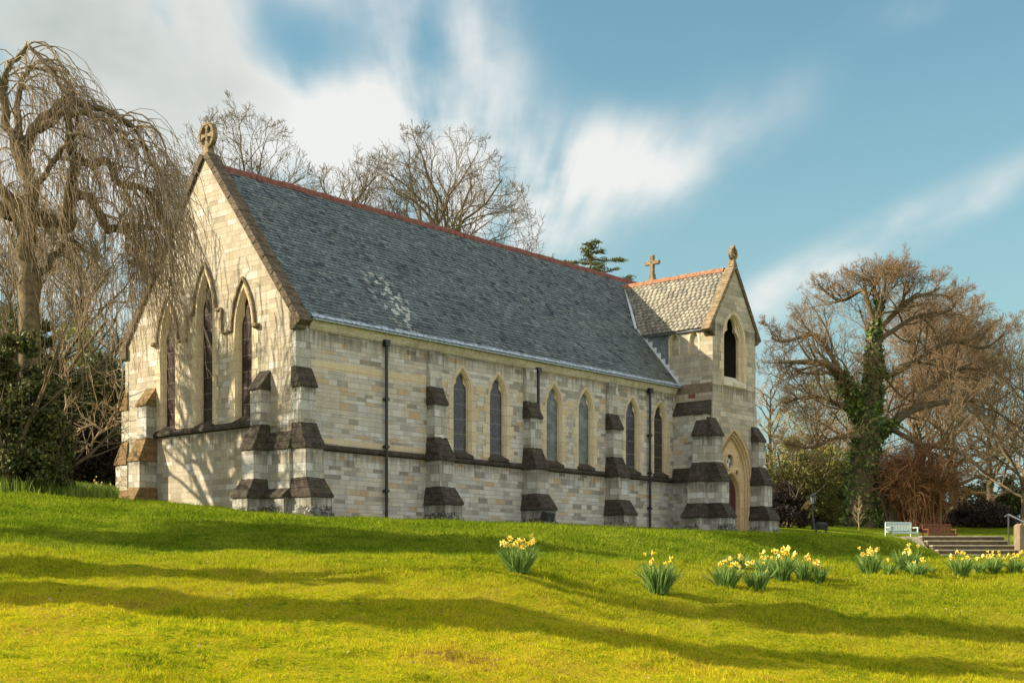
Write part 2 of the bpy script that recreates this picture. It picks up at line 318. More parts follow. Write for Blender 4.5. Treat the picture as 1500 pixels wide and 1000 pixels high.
def lawn_mat():
    m, T = mat('mossy_lawn'); g = T.node('ShaderNodeNewGeometry'); pos = g.outputs['Position']
    col, n3, n2 = lawn_cols(T, pos)
    nf = T.noise(pos, 45, 5, .75)
    col = T.mix(.75, col, T.ramp(nf, [(.3, .25), (.5, .48), (.72, .74)]), 'OVERLAY')
    h = T.m('ADD', nf, T.m('ADD', T.m('MULTIPLY', n3, 1.6), T.m('MULTIPLY', n2, 1.5)))
    finish(T, col, 1.0, h, 1.0, .06, .0); return m
def blade_mat():
    m, T = mat('lawn_grass_blade'); g = T.node('ShaderNodeNewGeometry')
    col, n3, n2 = lawn_cols(T, g.outputs['Position'])
    rnd = g.outputs['Random Per Island']
    col = T.mix(.9, col, T.ramp(rnd, [(0, .30), (.5, .5), (.85, .64), (1, .80)]), 'OVERLAY')
    p = T.node('ShaderNodeBsdfPrincipled', {'Base Color': col, 'Roughness': .9, 'Specular IOR Level': .03})
    tr = T.node('ShaderNodeBsdfTranslucent', {0: T.mix(1.0, col, (1.2, 1.3, .6, 1), 'MULTIPLY')}); mx = T.node('ShaderNodeMixShader', {0: .38, 1: p.outputs[0], 2: tr.outputs[0]})
    T.node('ShaderNodeOutputMaterial', {0: mx.outputs[0]}); return m
M['lawn'] = lawn_mat(); M['blade'] = blade_mat()
M['gravel'] = simple('gravel_path', (.26, .22, .15), .95, .5, 14, .9)
M['litter'] = leaf_mat('dead_leaf', [(0, (.22, .13, .05)), (1, (.42, .30, .14))], .1)

# ------------------------------------------------------------------ object helpers
def tag(o, label, cat, group=None, kind=None):
    if label: o['label'] = label
    if cat: o['category'] = cat
    if group: o['group'] = group
    if kind: o['kind'] = kind
    return o
def empty(name, loc, rz=0, label=None, cat=None, group=None):
    o = bpy.data.objects.new(name, None); COL.objects.link(o); o.location = loc; o.rotation_euler = (0, 0, rz)
    o.empty_display_size = .2
    return tag(o, label, cat, group)
def link(name, me, parent=None, loc=None):
    o = bpy.data.objects.new(name, me); COL.objects.link(o)
    if parent: o.parent = parent
    if loc is not None: o.location = loc
    return o
def np_mesh(name, V, Fc, mats, smooth=False, midx=None):
    """V (n,3), Fc (m,k) of equal sized faces"""
    me = bpy.data.meshes.new(name); V = np.asarray(V, dtype=np.float32); Fc = np.asarray(Fc, dtype=np.int32); k = Fc.shape[1]
    me.vertices.add(len(V)); me.vertices.foreach_set('co', V.ravel())
    me.loops.add(Fc.size); me.loops.foreach_set('vertex_index', Fc.ravel())
    me.polygons.add(len(Fc)); me.polygons.foreach_set('loop_start', np.arange(0, Fc.size, k, dtype=np.int32)); me.polygons.foreach_set('loop_total', np.full(len(Fc), k, dtype=np.int32))
    if smooth: me.polygons.foreach_set('use_smooth', np.ones(len(Fc), dtype=bool))
    if midx is not None: me.polygons.foreach_set('material_index', np.asarray(midx, dtype=np.int32))
    for m in mats: me.materials.append(m)
    me.update(calc_edges=True); me.validate(); return me
class MB:
    def __init__(s): s.v = []; s.f = []; s.m = []
    def add(s, vs, fs, mi=0):
        b = len(s.v); s.v += [tuple(v) for v in vs]; s.f += [tuple(b+i for i in f) for f in fs]; s.m += [mi]*len(fs); return s
    def box(s, x0, y0, z0, x1, y1, z1, mi=0):
        return s.add([(x0,y0,z0),(x1,y0,z0),(x1,y1,z0),(x0,y1,z0),(x0,y0,z1),(x1,y0,z1),(x1,y1,z1),(x0,y1,z1)],
                     [(0,3,2,1),(4,5,6,7),(0,1,5,4),(1,2,6,5),(2,3,7,6),(3,0,4,7)], mi)
    def prism(s, poly, e, mi=0):
        """poly: list of 3D points (closed), e: extrusion vector"""
        n = len(poly); P = [Vector(p) for p in poly]; e = Vector(e); Q = [p+e for p in P]
        s.add(P+Q, [tuple(range(n))[::-1], tuple(range(n, 2*n))]+[(i, (i+1)%n, n+(i+1)%n, n+i) for i in range(n)], mi); return s
    def tube(s, pts, rad, n=8, mi=0, cap=True):
        P = [Vector(p) for p in pts]; rs = rad if hasattr(rad, '__len__') else [rad]*len(P); b = len(s.v); vs = []
        for i, p in enumerate(P):
            d = (P[min(i+1, len(P)-1)]-P[max(i-1, 0)]).normalized(); a = d.orthogonal().normalized() if i == 0 else (a-d*a.dot(d)).normalized()
            c = d.cross(a)
            vs += [p+(a*math.cos(2*math.pi*k/n)+c*math.sin(2*math.pi*k/n))*rs[i] for k in range(n)]
        fs = [(i*n+k, i*n+(k+1)%n, (i+1)*n+(k+1)%n, (i+1)*n+k) for i in range(len(P)-1) for k in range(n)]
        if cap: fs += [tuple(range(n))[::-1], tuple((len(P)-1)*n+k for k in range(n))]
        return s.add(vs, fs, mi)
    def strip(s, A, B, mi=0, closed=False):
        n = len(A); m_ = n if closed else n-1
        return s.add(list(A)+list(B), [(i, (i+1)%n, n+(i+1)%n, n+i) for i in range(m_)], mi)
    def build(s, name, mats, parent=None, bevel=0, smooth=False, label=None):
        me = bpy.data.meshes.new(name); me.from_pydata(s.v, [], s.f)
        for m in (mats if isinstance(mats, (list, tuple)) else [mats]): me.materials.append(m)
        me.polygons.foreach_set('material_index', s.m); me.update()
        uv = me.uv_layers.new(name='UVMap'); data = np.zeros((len(me.loops), 2), dtype=np.float32)
        for p in me.polygons:
            n = p.normal; t = Vector((0, 0, 1)).cross(n)
            t = Vector((1, 0, 0)) if t.length < .05 else t.normalized()
            if t.x + .7*t.y < 0: t = -t
            b = n.cross(t)
            if b.z < 0: b = -b
            for li in p.loop_indices:
                c = me.vertices[me.loops[li].vertex_index].co; data[li] = (c.dot(t), c.dot(b))
        uv.data.foreach_set('uv', data.ravel())
        if smooth: me.polygons.foreach_set('use_smooth', np.ones(len(me.polygons), dtype=bool))
        o = link(name, me, parent)
        if bevel:
            bm = o.modifiers.new('bevel', 'BEVEL'); bm.width = bevel; bm.segments = 2; bm.limit_method = 'ANGLE'
        if label: o['label'] = label
        return o

# ------------------------------------------------------------------ terrain
TX = np.array([-500, 0, 90, 170, 250, 340, 408, 500, 780, 1000, 1200, 1330, 1375, 1500, 2000], float)
def col_(*v): return np.array(v, float)
# rows: distance d and picture row y of: bottom, crest, toe of the bank, top of the bank, at the church / terrace, behind
PD = [col_(8.3,8.5,8.7,8.9,9.1,9.3,9.5,9.7,10.4,11.2,12,12.4,12.6,12.9,14),
      col_(16.5,16.5,16.6,16.7,16.8,16.9,17,17.2,18,20.5,23,24,24.5,25,26),
      col_(21,21,21,21,21.2,21.5,21.8,22,24,28,33,39,42.2,42.3,42.3),
      col_(33,33,33,33,32,31,30.5,30,31,33,36.5,41.5,44.4,44.5,44.5),
      col_(46,46,46,45.3,43.3,40.6,39.6,41,47,53.5,62,66,68,68,68),
      col_(62,62,62,62,62,62,62,62,62,68,76,82,84,86,90)]
PY = [col_(1000,1000,1000,1000,1000,1000,1000,1000,1000,1000,1000,1000,1000,1000,1000),
      col_(792,800,806,809,811,812,812,812,812,816,818,820,820,819,819),
      col_(793,804,812,817,819,820,820,820,820,824,825,823,820,818,818),
      col_(705,724,730,735,741,749,757,762,770,779.5,784,787,786.5,786,786),
      col_(672,706,722,733,740,748,756,760,768.5,778,783,795,795,795,795),
      col_(640,672,690,705,715,730,740,745,755,765,770,769,768,767,765)]
TS = np.arange(-500, 2001, 10.0)
_k = np.exp(-np.linspace(-2, 2, 9)**2); _k /= _k.sum()
def _sm(v):
    w = np.interp(TS, TX, v); return np.convolve(np.pad(w, 4, mode='edge'), _k, 'valid')
SD = [_sm(v) for v in PD]; SY = [_sm(v) for v in PY]
WV = [(.0055, rng.normal()*11, rng.normal()*9, rng.uniform(0, 6)) for _ in range(10)]+[(.009, rng.normal()*4, rng.normal()*3, rng.uniform(0, 6)) for _ in range(6)]
def _wave(x, y):
    return (.020*np.sin(x*.7+1.3)*np.sin(y*.55+.4)+.014*np.sin(x*1.3+y*.9+2)+.010*np.sin(x*3.3-y*2.1)+.008*np.sin(x*5.1+y*4.3)+.005*np.sin(x*9.7-y*6.1)+sum(a_*np.sin(kx*x+ky*y+ph) for a_, kx, ky, ph in WV))
def ground_z(x, y):
    """world height of the ground"""
    x = np.asarray(x, float); y = np.asarray(y, float)
    def one(d):
        px = np.clip(750+F*x/np.maximum(d, 7.0), -500, 2000)
        D = [np.interp(px, TS, v) for v in SD]; Z = [(HOR-np.interp(px, TS, s))/F*dd for s, dd in zip(SY, D)]
        D = [np.zeros_like(px)]+D+[np.full_like(px, 160.0)]; Z = [np.full_like(px, -1.6)]+Z+[Z[-1]+2.5]
        z = np.full_like(px, -1.6)
        for i in range(len(D)-1):
            t = (d-D[i])/np.maximum(D[i+1]-D[i], .01); m_ = (t >= 0)&((t < 1)|(i == len(D)-2))
            z = np.where(m_, Z[i]+(Z[i+1]-Z[i])*np.clip(t, 0, 1), z)
        return z
    z = 0; 
    for o, w in ((-1.2, .2), (-.5, .25), (0, .1), (.5, .25), (1.2, .2)): z = z+w*one(y+o)
    fade = np.clip((y-5)/5, 0, 1)*np.clip((34-y)/12, 0, 1)
    z = z+_wave(x, y)*fade
    # swellings of the lawn under the first clump of daffodils and along the foreground
    z = z+.12*np.exp(-(((x+.1)/1.2)**2+((y-15.8)/1.8)**2))-.16*np.exp(-(((x-1.5)/1.4)**2+((y-15.2)/2.0)**2))
    return z+EYE
def gz(x, y): return float(ground_z(x, y))
def at(px, d): return (px-750)/F*d          # x of a thing seen in column px at distance d
def on(px, d): x = at(px, d); return Vector((x, d, gz(x, d)))

def build_ground():
    dense = np.arange(-16, 24, .2); left = -16-np.cumsum(.25*1.09**np.arange(0, 62)); right = 24+np.cumsum(.25*1.09**np.arange(0, 62))
    xs = np.concatenate([left[::-1], dense, right])
    ys = np.concatenate([-6-np.cumsum(.5*1.2**np.arange(0, 22))[::-1], np.arange(-6, 6, .5), np.arange(6, 48, .16), 48+np.cumsum(.2*1.06**np.arange(0, 90))])
    X, Y = np.meshgrid(xs, ys); Z = ground_z(X, Y)
    # the stairs are let into the bank
    nx, ny = len(xs), len(ys); V = np.stack([X.ravel(), Y.ravel(), Z.ravel()], 1)
    i = np.arange(nx-1); j = np.arange(ny-1); I, J = np.meshgrid(i, j); a = (J*nx+I).ravel()
    o = link('lawn', np_mesh('lawn', V, np.stack([a, a+1, a+nx+1, a+nx], 1), [M['lawn']], smooth=True)); tag(o, 'mossy sunlit lawn rising to a grass bank below the church', 'lawn', kind='structure')
build_ground()

def blades(name, P, h, w, mats, lean=.5, seg=1):
    n = len(P); ang = rng.uniform(0, 2*np.pi, n); la = rng.uniform(0, 2*np.pi, n); ll = rng.uniform(.05, lean, n)*h
    t = np.stack([np.cos(ang), np.sin(ang), 0*ang], 1)*(w[:, None]/2); L = np.stack([np.cos(la)*ll, np.sin(la)*ll, h], 1)
    if seg == 1:
        V = np.stack([P-t, P+t, P+L], 1).reshape(-1, 3); Fc = np.arange(3*n).reshape(-1, 3)
        return np_mesh(name, V, Fc, mats)
    Mi = P+L*np.array([.35, .35, .6]); V = np.stack([P-t, P+t, Mi+t*.8, Mi-t*.8, P+L+t*.15, P+L-t*.15], 1).reshape(-1, 3); b = (np.arange(n)*6)[:, None]
    Fc = np.concatenate([b+np.array([0, 1, 2, 3]), b+np.array([3, 2, 4, 5])]); return np_mesh(name, V, Fc, mats)
def build_grass():
    Ps = []; hs = []; ws = []
    # density falls with distance, blades are given as tufts
    for d0, d1, n, h, w in ((7.5, 11, 210000, .021, .0055), (11, 15, 190000, .028, .007), (15, 20, 130000, .042, .009), (20, 27, 110000, .06, .014), (27, 46, 150000, .07, .022)):
        d = rng.uniform(d0, d1, n); x = rng.uniform(-.43, .43, n)*d; k = n//7
        # gather into tufts
        cx = x[:k]; cd = d[:k]; idx = rng.integers(0, k, n); s = .035*d/12
        x = np.where(rng.random(n) < .75, cx[idx]+rng.normal(0, 1, n)*s, x); d = np.where(x == x, cd[idx]+rng.normal(0, 1, n)*s*1.4, d)
        z = ground_z(x, d); hh = h*(rng.uniform(.4, 1.2, n)+(rng.random(n) < .06)*rng.uniform(.4, 1.3, n))*(1+.5*np.sin(x*2.1+d*1.7)*np.sin(x*.8-d*1.3))
        Ps.append(np.stack([x, d, z-.003], 1)); hs.append(hh); ws.append(w*rng.uniform(.7, 1.3, n))
    P = np.concatenate(Ps); o = link('grass', blades('grass', P, np.concatenate(hs), np.concatenate(ws), [M['blade']], 1.1))
    tag(o, 'short mossy grass covering the lawn and the bank', 'grass', kind='stuff')
    # fallen dead leaves
    n = 700; d = rng.uniform(8, 22, n); x = rng.uniform(-.4, .4, n)*d; z = ground_z(x, d)+.02; a = rng.uniform(0, 6.28, n); s = rng.uniform(.006, .026, n)*rng.uniform(.6, 1.1, n)
    e = np.stack([np.cos(a)*s, np.sin(a)*s, rng.uniform(-.6, .6, n)*s], 1); f = np.stack([-np.sin(a)*s*.6, np.cos(a)*s*.6, rng.uniform(-.6, .6, n)*s], 1); c = np.stack([x, d, z], 1)
    V = np.stack([c-e, c+f, c+e, c-f], 1).reshape(-1, 3); o = link('leaf_litter', np_mesh('leaf_litter', V, np.arange(4*n).reshape(-1, 4), [M['litter']]))
    tag(o, 'small dead leaves strewn over the sunny lawn', 'leaf litter', kind='stuff')
build_grass()

# ------------------------------------------------------------------ the church
TH = 40.875
church = empty('stone_church', (-6.429, 41.567, EYE+1.846), R(90-TH), 'grey stone chapel with steep slate roof, lancet windows and gabled porch tower', 'church')
GX, GY0, GY1, ZE, ZR, YC = -.45, -.06, 8.96, 6.05, 11.72, 4.45
LEN = 25.1
def arch(c, hw, z0, zs, rad, n=9):
    pts = [(c-hw, z0), (c-hw, (z0+zs)/2), (c-hw, zs)]; amax = math.acos((rad-hw)/rad)
    for i in range(1, n+1): a = amax*i/n; pts.append((c-hw+rad-rad*math.cos(a), zs+rad*math.sin(a)))
    for i in range(n-1, -1, -1): a = amax*i/n; pts.append((c+hw-rad+rad*math.cos(a), zs+rad*math.sin(a)))
    pts += [(c+hw, (z0+zs)/2), (c+hw, z0)]; return pts
def arad(hw, rise): return (rise*rise+hw*hw)/(2*hw)
def trefoil(c, hw, z0, zs, rise, n=6):
    """cusped head: two side foils and a pointed top foil"""
    pts = [(c-hw, z0), (c-hw, zs)]; zc = zs+rise*.42; xi = c-hw*.50
    for i in range(1, n+1): t = i/n*math.pi; pts.append((c-hw+(hw*.50)*(1-math.cos(t))/2, zs+(zc-zs)*i/n+rise*.10*math.sin(t)))
    for i in range(1, n+1): t = i/n; pts.append((xi-hw*.10*math.sin(t*math.pi)+(c-xi)*t**1.6, zc+(zs+rise-zc)*math.sin(t*math.pi/2)))
    return pts+[(2*c-x, z) for x, z in pts[:-1]][::-1]
class Plane:
    """a wall plane: along a, up z, outwards o"""
    def __init__(s, kind, base): s.kind = kind; s.b = base
    def __call__(s, a, z, o=0.0):
        if s.kind == 'S': return (a, s.b-o, z)
        if s.kind == 'W': return (s.b-o, a, z)
        if s.kind == 'E': return (s.b+o, a, z)
        if s.kind == 'N': return (a, s.b+o, z)
def sheet(mb, P, outer, holes=(), o=0.0, mi=0):
    loops = [[Vector((a, z, 0)) for a, z in l] for l in [outer]+list(holes)]; tris = tessellate_polygon(loops)
    flat = [p for l in loops for p in l]; mb.add([P(p.x, p.y, o) for p in flat], [tuple(t) for t in tris], mi)
def loft(mb, P, specs, c, z0, zs, n=9, mi=0, zdrop=0):
    """specs: list of (half width, radius, outward offset)"""
    prev = None
    for hw, rad, o in specs:
        cur = [P(a, z, o) for a, z in arch(c, hw, z0, zs, rad, n)]
        if prev: mb.strip(prev, cur, mi)
        prev = cur

def quoins(mb, P, c, hw, z0, z1, step, o, seed, w0=.14, w1=.27, mi=0):
    rr = random.Random(seed); z = z0; k = rr.random() < .5
    while z < z1-.05:
        h = step*rr.uniform(.85, 1.2); h = min(h, z1-z); w = (w1 if k else w0)*rr.uniform(.9, 1.1)
        for s in (-1, 1):
            a0, a1 = sorted((c+s*hw, c+s*(hw+w))); sheet(mb, P, [(a0, z+.004), (a1, z+.004), (a1, z+h-.004), (a0, z+h-.004)], o=o+.001*(k), mi=mi)
        z += h; k = not k
def lancet(P, c, hw, z0, zs, rise, glass, seed, label, sillmat='dark', depth=.16, wq=(.13, .26)):
    rad = arad(hw, rise)
    w = MB()   # the stone surround with its moulded orders is the window itself, glass and sill its pieces
    k = depth/.34
    loft(w, P, [(hw+.10, rad+.10, .012), (hw, rad, .012), (hw, rad, 0), (hw-.02, rad-.02, -.04*k), (hw-.03, rad-.03, -.075*k), (hw-.055, rad-.055, -.07*k), (hw-.065, rad-.065, -.14*k), (hw-.09, rad-.09, -.15*k), (hw-.09, rad-.09, -.20*k), (hw-.10, rad-.10, -.23*k), (hw-.10, rad-.10, -depth)], c, z0, zs)
    quoins(w, P, c, hw+.10, z0, zs, .38, .012, seed, wq[0], wq[1]-.0)
    g = hw-.10
    out = arch(c, g, z0, zs, rad-.10); hole = trefoil(c, g*.93, z0+.02, zs+.10, (rise-.14)*.84)
    sheet(w, P, out, [hole], o=-depth+.025)
    hs = [P(a, z, -depth+.03) for a, z in hole]; w.strip(hs, [P(a, z, -depth-.02) for a, z in hole], closed=True)
    ob = w.build('window', M['sand'], church, label=label)
    gm = MB(); sheet(gm, P, out, o=-depth); gm.build('glass', M[glass], ob)
    s = MB(); a0, a1 = c-hw-.06, c+hw+.06
    s.prism([P(a0, z0+.16, -depth+.02), P(a0, z0+.0, .07), P(a0, z0-.10, .07), P(a0, z0-.10, -depth+.02)], Vector(P(a1, 0, 0))-Vector(P(a0, 0, 0)))
    s.build('sill', M[sillmat], ob, bevel=.012)
    return ob

S, W = Plane('S', 0.0), Plane('W', GX)
def build_nave():
    wins = [(7.17, 'glass_dark'), (9.07, 'glass_dark'), (12.27, 'glass_lattice'), (14.22, 'glass_lattice'), (17.32, 'glass_dark'), (19.30, 'glass_dark')]
    hw, z0, zs, rise = .47, 2.36, 4.55, .85
    rad = arad(hw, rise); m = MB()
    sheet(m, S, [(GX, -1.5), (LEN, -1.5), (LEN, ZE), (GX, ZE)], [arch(c, hw+.005, z0-.0, zs, rad+.005) for c, g in wins])
    m.add([(LEN, 0, -1.5), (LEN, 8.9, -1.5), (LEN, 8.9, ZE), (LEN, YC, ZR-.1), (LEN, 0, ZE)], [(0, 1, 2, 3, 4)])
    m.add([(GX, 8.9, -1.5), (LEN, 8.9, -1.5), (LEN, 8.9, ZE), (GX, 8.9, ZE)], [(0, 1, 2, 3)])
    m.build('nave_wall', M['wall'], church)
    # pale sandstone bands let into the wall
    b = MB()
    for (z, h) in ((4.62, .27), (2.32, .16)):
        segs = [(.2, 5.38), (5.98, 6.30), (10.05, 10.45), (11.05, 11.35), (15.15, 15.5), (16.1, 16.4)]
        for a0, a1 in segs: b = MB(); sheet(b, S, [(a0, z), (a1, z), (a1, z+h), (a0, z+h)], o=.004); b.build('stone_band', M['sand'], church)
    for a0, a1 in ((7.85, 8.4), (12.95, 13.5), (17.95, 18.7)): b = MB(); sheet(b, S, [(a0, 4.6), (a1, 4.6), (a1, 4.87), (a0, 4.87)], o=.004); b.build('stone_band', M['sand'], church)
    for i, (c, g) in enumerate(wins): lancet(S, c, hw, z0, zs, rise, g, 20+i, 'lattice leaded lancet with reflected pale sky in its colour' if 'lattice' in g else None)
    # string course
    s = MB()
    for a0, a1 in ((.2, 5.4), (5.98, 10.47), (11.05, 15.5), (16.1, 20.3)):
        s.prism([S(a0, 2.28, 0), S(a0, 2.20, .09), S(a0, 2.12, .09), S(a0, 2.08, .02), S(a0, 2.08, 0)], (a1-a0, 0, 0))
    s.build('string_course', M['dark'], church, bevel=.008)
    # eaves course with small corbel modulation
    e = MB()
    x = .17
    rr = random.Random(3)
    while x < 20.35:
        L_ = min(.95*rr.uniform(.8, 1.2), 20.4-x)
        e.prism([S(x, 5.80, 0), S(x, 5.80, .035), S(x, 5.86, .06), S(x, 5.93, .10), S(x, 6.02, .14), S(x, 6.08, .14), S(x, 6.08, 0)], (L_-.008, 0, 0)); x += L_
    e.build('eaves_course', M['cornice'], church)
    g = MB(); g.box(.12, -.30, 6.075, 20.4, .05, 6.125); g.build('gutter', M['gutter'], church, bevel=.01)
build_nave()

def build_gable():
    wins = [(2.42, 5.95, 7.35), (4.46, 6.75, 8.12), (6.52, 5.95, 7.3)]   # centre, spring, apex
    hw = .43; z0 = 3.08; m = MB(); holes = [arch(c, hw+.005, z0, zs, arad(hw, za-zs)+.005) for c, zs, za in wins]
    sheet(m, W, [(GY0, -1.5), (GY1, -1.5), (GY1, ZE+.02), (YC, ZR+.12), (GY0, ZE+.02)], holes)
    m.build('gable_wall', M['gable'], church)
    for i, (c, zs, za) in enumerate(wins):
        w = lancet(W, c, hw, z0, zs, za-zs, 'glass_red', 40+i, 'tall west lancet behind a reddish guard mesh', depth=.18, wq=(.12, .22))
    # hood moulds and the stepped label between them
    h = MB()
    def rib(path, w=.08, o=.085):
        for (a0, b0), (a1, b1) in zip(path[:-1], path[1:]):
            d = Vector((a1-a0, b1-b0, 0)); L_ = d.length
            if L_ < 1e-4: continue
            n = Vector((-d.y, d.x, 0)).normalized()*w/2
            q = [(a0+n.x, b0+n.y), (a1+n.x, b1+n.y), (a1-n.x, b1-n.y), (a0-n.x, b0-n.y)]
            h.add([W(*p, .0) for p in q]+[W(*p, o) for p in q], [(4, 5, 6, 7), (0, 1, 5, 4), (2, 3, 7, 6), (1, 2, 6, 5), (3, 0, 4, 7)])
    for c, zs, za in wins:
        rr = arad(hw, za-zs); k = [p for p in arch(c, hw+.17, zs-.3, zs+.02, rr+.17, 10) if p[1] >= zs-.31]
        k = k[2:-2]; k = [(k[0][0], zs+.05)]+k[1:-1]+[(k[-1][0], zs+.05)]
        rib(k)
    zl = 6.00
    for s in (-1, 1):
        c = YC+.01; a = c+s*(hw+.17); rib([(a, 6.80), (a+s*.34, 6.80), (a+s*.34, 6.02), (c+s*(2.04-hw-.17), 6.02)])
    for a in (2.42-hw-.26, 6.52+hw+.26): h.add([W(a-.12, 5.96, 0), W(a+.12, 5.96, 0), W(a+.12, 6.1, 0), W(a-.12, 6.1, 0), W(a-.1, 5.98, .16), W(a+.1, 5.98, .16), W(a+.1, 6.1, .16), W(a-.1, 6.1, .16)], [(0,1,2,3),(4,5,6,7),(0,1,5,4),(1,2,6,5),(2,3,7,6),(3,0,4,7)])
    h.build('hood_mould', M['finial'], church, bevel=.012)
    # small pierced roundels between the hoods
    for s in (-1, 1):
        c = YC+.01+s*.88; r = MB(); n = 20
        circ = lambda q, o: [W(c+q*math.cos(2*math.pi*i/n), 6.42+q*1.15*math.sin(2*math.pi*i/n), o) for i in range(n)]
        r.strip(circ(.19, .012), circ(.13, .012), closed=True); r.strip(circ(.13, .012), circ(.11, -.08), closed=True)
        r.add(circ(.11, -.079) , [tuple(range(n))], 1); r.build('roundel', [M['sand'], M['inside']], church)
    # pale smooth ashlar dressing between the windows
    # string course at the sills
    s = MB(); s.prism([W(1.65, 3.08, 0), W(1.65, 2.98, .12), W(1.65, 2.88, .12), W(1.65, 2.84, 0)], (0, 5.65, 0)); s.build('sill_course', M['dark'], church, bevel=.01)
    # coping: raised slabs up both slopes
    sl = (ZR+.12-ZE)/(YC-GY0)
    for sgn, nm in ((1, 'coping'), (-1, 'coping')):
        c = MB(); y0, z0_ = (GY0-.22, ZE-.22) if sgn == 1 else (GY1+.22, ZE-.22); y1, z1 = YC, ZR+.12+.06
        n_ = 11
        for i in range(n_):
            ta, tb = i/n_, (i+1)/n_-.003
            A = (y0+(y1-y0)*ta, z0_+(z1-z0_)*ta); B = (y0+(y1-y0)*tb, z0_+(z1-z0_)*tb)
            nn = Vector((-(z1-z0_)*sgn, abs(y1-y0))).normalized(); j = random.uniform(-.008, .008)
            up = (nn.x*(.24+j), nn.y*(.24+j))
            X0, X1 = GX-.09, GX+.40
            vs = []
            for X in (X0, X1):
                for (q, t) in ((A, 0), (B, 0), (B, 1), (A, 1)): vs.append((X, q[0]+up[0]*t, q[1]+up[1]*t))
            c.add(vs, [(0, 1, 2, 3), (4, 7, 6, 5), (0, 4, 5, 1), (1, 5, 6, 2), (2, 6, 7, 3), (3, 7, 4, 0)])
        c.build(nm, M['coping'], church, bevel=.015)
    # kneelers at the feet of the coping: small gabled blocks
    for y, s_ in ((GY0, -1), (GY1, 1)):
        k = MB(); k.prism([(GX-.11, y+s_*.18, ZE-.34), (GX-.11, y-s_*.10, ZE-.34), (GX-.11, y-s_*.10, ZE+.02), (GX-.11, y+s_*.04, ZE+.22), (GX-.11, y+s_*.26, ZE-.10)], (.42, 0, 0))
        k.build('kneeler', M['coping'], church, bevel=.02)
build_gable()

# ---- buttresses
CRUST = bpy.data.textures.new('crust', 'CLOUDS'); CRUST.noise_scale = .16; CRUST.noise_depth = 3
def crust(o, lv=3, st=.05):
    m_ = o.modifiers.new('subdivide', 'SUBSURF'); m_.subdivision_type = 'SIMPLE'; m_.levels = lv; m_.render_levels = lv
    d = o.modifiers.new('crust', 'DISPLACE'); d.texture = CRUST; d.texture_coords = 'LOCAL'; d.strength = st; d.mid_level = .5; return o
STG = [(6.02, .15, .60), (4.28, .38, .60), (2.48, .68, .70), (.88, .98, .86)]
def buttress(P, a0, name='buttress', stages=4, width=.60, top=5.80, mw='quoin', mc='dark', proj=0.0, mirror_lo=None, ztop1=4.58, label=None, pil=True, flare=1.0):
    """P outwards plane; a0 left edge at the top; three sloped weatherings"""
    c = a0+width/2; b = MB()
    hw = [width/2, width/2, width/2+.05*flare, width/2+.12*flare]
    pr = [.15+proj, .38+proj, .68+proj, .98+proj]
    def blk(h, o, z0, z1):
        v = [P(c-h, z0, -.05), P(c+h, z0, -.05), P(c+h, z0, o), P(c-h, z0, o), P(c-h, z1, -.05), P(c+h, z1, -.05), P(c+h, z1, o), P(c-h, z1, o)]
        b.add(v, [(0, 3, 2, 1), (4, 5, 6, 7), (0, 1, 5, 4), (1, 2, 6, 5), (2, 3, 7, 6), (3, 0, 4, 7)])
    if pil: blk(hw[0], pr[0], 4.0, top)
    blk(hw[1], pr[1], 2.1, 4.02); blk(hw[2], pr[2], .6, 2.12); blk(hw[3], pr[3], .14, .62); blk(hw[3]+.05, pr[3]+.05, -1.5, .14)
    o = b.build(name, M[mw], church, bevel=.012, label=label)
    ws = [(ztop1, 4.02, hw[0], hw[1], pr[0] if pil else 0, pr[1]), (2.86, 2.12, hw[1], hw[2], pr[1], pr[2]), (1.16, .62, hw[2], hw[3], pr[2], pr[3])]
    for zt, zb, h0, h1, p0, p1 in ws:
        w = MB(); e = .045; h1 += e; h0_ = h0+.012; q = p1+e; i = p0-.0
        if h1-h0 > .08: h0_ = h0+.012
        else: h0_ = h1-.015
        t = .075
        v = [P(c-h0_, zt, -.04), P(c+h0_, zt, -.04), P(c+h0_, zt, i), P(c-h0_, zt, i),
             P(c-h1, zb, -.04), P(c+h1, zb, -.04), P(c+h1, zb, q), P(c-h1, zb, q),
             P(c-h1, zb-t, -.04), P(c+h1, zb-t, -.04), P(c+h1, zb-t, q), P(c-h1, zb-t, q)]
        w.add(v, [(0, 1, 2, 3), (3, 2, 6, 7), (0, 3, 7, 4), (1, 5, 6, 2), (7, 6, 10, 11), (4, 7, 11, 8), (5, 9, 10, 6), (8, 11, 10, 9)])
        crust(w.build('weathering', M[mc], o, bevel=.015))
    return o
for a0 in (5.40, 10.46, 15.52): buttress(S, a0)
buttress(S, -.46, width=.62)                                   # south-west corner, facing south
buttress(Plane('W', GX), 1.10, width=.5, pil=False, proj=.0)     # facing west
buttress(Plane('W', GX), 7.22, width=.56, pil=False, mc='moss_stone', label='west buttress with orange and mossy weatherings')
buttress(Plane('N', 8.9), -.46, width=.6, mc='moss_stone', mw='gable')
# low set-offs that tie the corner buttresses together
for zt, zb, p in ((2.62, 2.12, .20), (.98, .62, .42)):
    cb = MB()
    cb.prism([W(-.02, zt, 0), W(-.02, zb, p), W(-.02, zb-.07, p), W(-.02, zb-.07, 0)], (0, 1.14, 0))
    crust(cb.build('corner_weathering', M['dark'], church, bevel=.012))
cw = MB(); cw.box(GX-.15, -.01, .6, GX+.1, 1.12, 2.1); cw.box(GX-.36, -.01, -1.5, GX+.1, 1.12, .6); cw.build('corner_wall', M['quoin'], church, bevel=.01)

